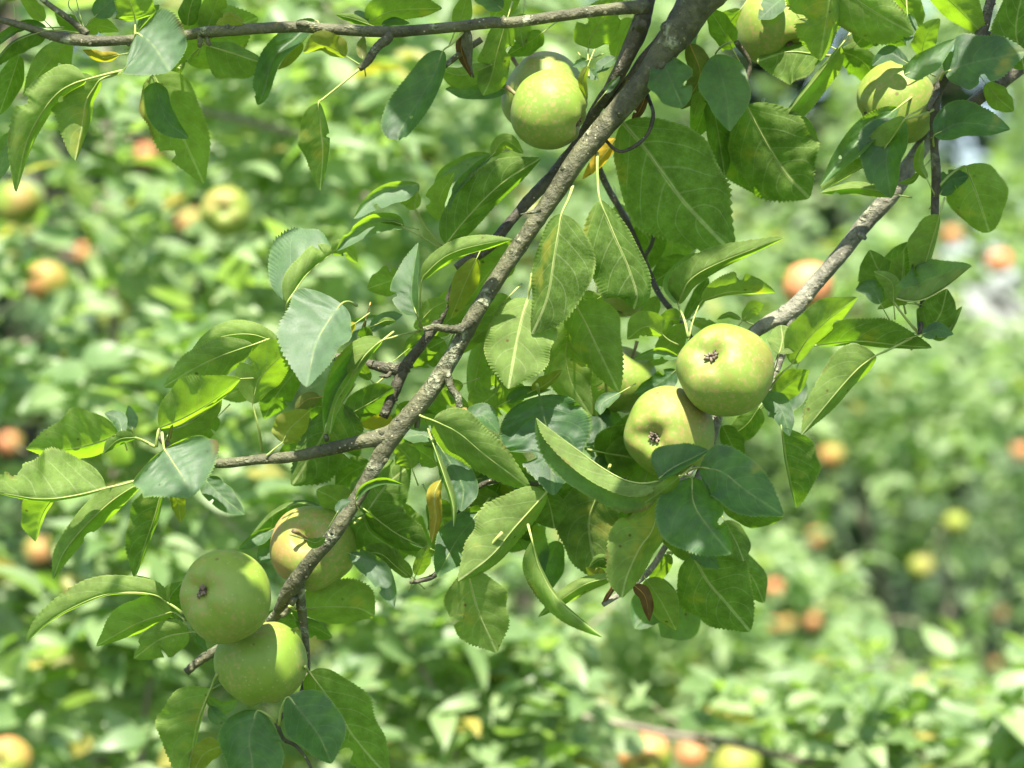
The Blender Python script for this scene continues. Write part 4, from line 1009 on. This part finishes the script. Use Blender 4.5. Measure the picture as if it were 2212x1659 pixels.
def overhead(parent):
    rs = np.random.default_rng(77); B, DV, NR = [], [], []
    tg = [np.array(P(*q)) for q in SHADED] * 2 + [p for p in LEAFPTS if rs.uniform() < .75]
    for p in tg:
        yy = CY - (p[2] - CZ) / S
        t = max((yy + 170) * S / SDIR.z, .32) + rs.uniform(0, .3)
        c = p + SD * t
        for k in range(5):
            B.append(c + rs.normal(size=3) * [.026, .026, .026]); DV.append(rs.normal(size=3) * [1, .8, .4]); NR.append(SD + rs.normal(size=3) * .55)
    B, DV, NR = map(np.array, (B, DV, NR)); ok = np.ones(len(B), bool)
    for x, y, z, r in SUNLIT:
        w = B - np.array(P(x, y, z / 100)); al = w @ SD; ok &= np.linalg.norm(w - al[:, None] * SD, axis=1) > r + .025
    B, DV, NR = B[ok], DV[ok], NR[ok]; n = len(B); L = rs.uniform(.06, .085, n)
    v, F, at, uv = leaf_cloud(B - DV / np.linalg.norm(DV, axis=1)[:, None] * .04, DV, NR, L, L * rs.uniform(.26, .33, n), rs.uniform(0, 1, n), np.zeros(n))
    mesh_obj('overhanging_leaves', v, F, M_BGLEAF, parent, world_loc(parent), at, uv)
overhead(MAIN)

def gy(d):  # sheet y of the ground at distance d
    return CY + CZ / (S * d / D)
SKYGAP = [(2150, 648, 62, 42), (2182, 668, 40, 34)]
DARK = [(1845, 1120, 55, 90), (1975, 1275, 125, 56)]
orchard_tree('blurred apple tree filling the view behind the level branch, pale vertical limb in it',
    [(200, gy(3.7), 34), (215, 1500, 20), (240, 1000, 13), (245, 600, 11), (235, 330, 12), (225, 100, 9)], 3.7,
    [(3.05, [(385, 1060, 4), (372, 1180, 5), (345, 1350, 6), (320, 1500, 7), (305, 1640, 8), (300, 1760, 8)]),
     (3.5, [(90, 720, 11), (30, 760, 13), (-60, 800, 14)]),
     (3.2, [(380, 225, 5), (430, 240, 6), (520, 258, 7), (620, 285, 7), (720, 310, 6), (800, 315, 5), (900, 312, 4)]),
     (3.4, [(720, 340, 8), (760, 390, 9), (800, 440, 9)]),
     (3.6, [(230, 470, 12), (160, 400, 9), (90, 330, 7)]),
     (3.3, [(450, 940, 7), (520, 1010, 8), (600, 1080, 8), (640, 1120, 7)])],
    [(-220, 900, -160, 900, 3.0, 4.3, 320, -.12, 2.9), (-220, 760, 850, 1700, 2.9, 4.2, 360, -.14, 2.9), (500, 1150, -160, 760, 3.4, 5.2, 270, -.10, 2.6)], 31,
    gap=[(40, 690, 70, 60), (720, 60, 90, 60)], Lr=(.042, .074))
orchard_tree('low sunlit apple tree along the bottom with a level brown branch and large coral apples',
    [(1500, gy(3.4), 40), (1520, 2300, 34), (1560, 1850, 24), (1600, 1700, 16)], 3.4,
    [(2.95, [(980, 1500, 4), (1060, 1515, 6), (1130, 1530, 7), (1240, 1545, 8), (1350, 1566, 8), (1450, 1585, 8), (1560, 1600, 8), (1720, 1640, 9), (1840, 1660, 10)]),
     (2.95, [(800, 1285, 5), (850, 1345, 5.5), (890, 1410, 6), (925, 1470, 6), (960, 1540, 6), (985, 1640, 6)]),
     (3.3, [(1950, 1650, 8), (2050, 1560, 6), (2120, 1480, 4)])],
    [(640, 1250, 1330, 1720, 2.9, 3.7, 190, -.14, 3.4), (1150, 2350, 1560, 1800, 2.9, 3.6, 310, -.16, 3.4), (1700, 2350, 1500, 1700, 3.2, 4.1, 170, -.1, 3.4)], 32, Lr=(.038, .068))
orchard_tree('far sunlit apple tree dotted with small orange apples and pale forked limbs',
    [(1960, gy(6.4), 16), (1945, 1500, 11), (1900, 1230, 9), (1850, 1080, 8)], 6.4,
    [(6.2, [(1870, 1080, 10), (1905, 1010, 9), (1935, 960, 9), (1975, 910, 7)]),
     (6.1, [(2065, 1000, 9), (2060, 930, 7), (2055, 870, 6)]),
     (4.35, [(1870, 1458, 8), (1930, 1460, 10), (2000, 1462, 9), (2080, 1470, 10), (2140, 1476, 7)]),
     (6.3, [(2090, 1410, 9), (2050, 1330, 9), (2040, 1240, 8), (2035, 1150, 6)])],
    [(1620, 2400, 760, 1620, 5.2, 7.0, 480, -.06, 2.2), (1080, 1800, 1180, 1640, 4.6, 6.4, 440, -.12, 2.2), (1560, 2400, 1250, 1620, 4.4, 5.6, 260, -.08, 2.4)], 33,
    gap=SKYGAP + DARK, Lr=(.038, .066))
orchard_tree('distant leafy apple tree behind the centre leaves and the grey forked branch',
    [(1150, gy(7.4), 24), (1140, 1300, 20), (1100, 800, 15), (1060, 400, 10)], 7.4,
    [(7.2, [(1000, 60, 9), (1060, 110, 10), (1120, 180, 10), (1240, 260, 8)]),
     (7.0, [(620, -20, 10), (700, 5, 12), (770, 55, 12), (860, 160, 9)]),
     (7.0, [(1600, 760, 8), (1720, 770, 9), (1850, 740, 7)])],
    [(480, 1500, -160, 860, 6.2, 8.4, 560, -.08, 1.8), (1350, 2400, -160, 560, 6.4, 8.6, 330, -.02, 1.8), (1280, 2400, 480, 960, 5.4, 7.4, 400, -.08, 2.0), (560, 1450, 760, 1400, 5.6, 7.6, 330, -.06, 2.0), (1850, 2420, -160, 480, 6.4, 8.6, 190, -.5, 1.8)], 34,
    gap=SKYGAP + [(2080, 250, 90, 110), (1820, 880, 80, 50), (640, 880, 70, 60)], Lr=(.040, .070))

# the wood beyond: one tree modelled, the others copies of it
def wood_tree():
    o = bpy.data.objects.new('woodland_tree', None); COL.objects.link(o)
    rs = np.random.default_rng(5)
    v, f = tube([Vector((0, 0, -.1)), Vector((.1, 0, 2)), Vector((0, .1, 4.5)), Vector((.1, 0, 7))], [.26, .2, .14, .05], 16, 10, .15)
    mesh_obj('trunk', v, f, M_BGBARK, o)
    n = 5200
    th = rs.uniform(0, 6.283, n); cz = rs.uniform(0.15, 8.2, n)
    rmax = 2.3 * np.sqrt(np.clip(1 - ((cz - 3.4) / 5.2) ** 2, .05, 1)); r = rmax * np.sqrt(rs.uniform(.25, 1, n)) * (1 + .18 * np.sin(th * 3 + cz))
    B = np.column_stack([r * np.cos(th), r * np.sin(th), cz])
    keep = np.array([mnoise.noise(b * .9) > -.28 for b in B]); B = B[keep]; n = len(B)
    out = B * np.array([1, 1, 0]); out /= np.linalg.norm(out, axis=1)[:, None]
    v, F, at, uv = leaf_cloud(B, out * .8 + rs.normal(size=(n, 3)) * .6 + [0, 0, -.4], out * .5 + [0, 0, 1] + rs.normal(size=(n, 3)) * .4,
                              rs.uniform(.2, .34, n), rs.uniform(.07, .12, n), rs.uniform(0, .5, n), np.zeros(n))
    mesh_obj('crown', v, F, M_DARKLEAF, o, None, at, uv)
    return o
wt = wood_tree(); first = True
for i, (x, y, s, rz) in enumerate([(-4.9, 15.5, 1.0, 0), (-2.6, 14.2, .95, 1.3), (0.25, 14.2, 1.0, 2.7), (5.0, 14.3, .98, 4.1), (-3.7, 18.5, 1.2, 5.2), (-.9, 18.2, 1.1, .6), (1.0, 18.8, 1.0, 3.4), (6.1, 18.6, 1.08, 2.1), (7.8, 20.0, 1.2, 1.0)]):
    if i == 0: o = wt
    else:
        o = wt.copy(); COL.objects.link(o)
        for ch in wt.children: c = ch.copy(); COL.objects.link(c); c.parent = o
    o.location = (x, y, 0); o.rotation_euler = (0, 0, rz); o.scale = (s, s, s)
    tag(o, 'dark woodland tree far beyond the orchard', 'tree', 'dark woodland trees beyond the orchard')

hd = bpy.data.objects.new('hedge', None); COL.objects.link(hd); hd.location = (0, 12.6, 0)
tag(hd, 'dark low hedge closing the orchard under the woodland trees', 'hedge')
rs = np.random.default_rng(9); n = 5200
B = np.column_stack([rs.uniform(-5, 7, n), 12.6 + rs.uniform(-.5, .5, n), 1.85 * rs.uniform(0, 1, n) ** .8]); B[:, 2] *= 1 + .08 * np.sin(B[:, 0] * 2.1)
v, F, at, uv = leaf_cloud(B, rs.normal(size=(n, 3)) + [0, -.5, 0], rs.normal(size=(n, 3)) * .6 + [0, -.3, .8], rs.uniform(.10, .17, n), rs.uniform(.035, .055, n), rs.uniform(0, .15, n), np.zeros(n))
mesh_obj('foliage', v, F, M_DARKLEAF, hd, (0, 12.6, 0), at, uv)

me_v = [(-60, -20, 0), (60, -20, 0), (60, 120, 0), (-60, 120, 0)]
tag(mesh_obj('ground', me_v, [(0, 1, 2, 3)], M_GRASS), kind='structure')
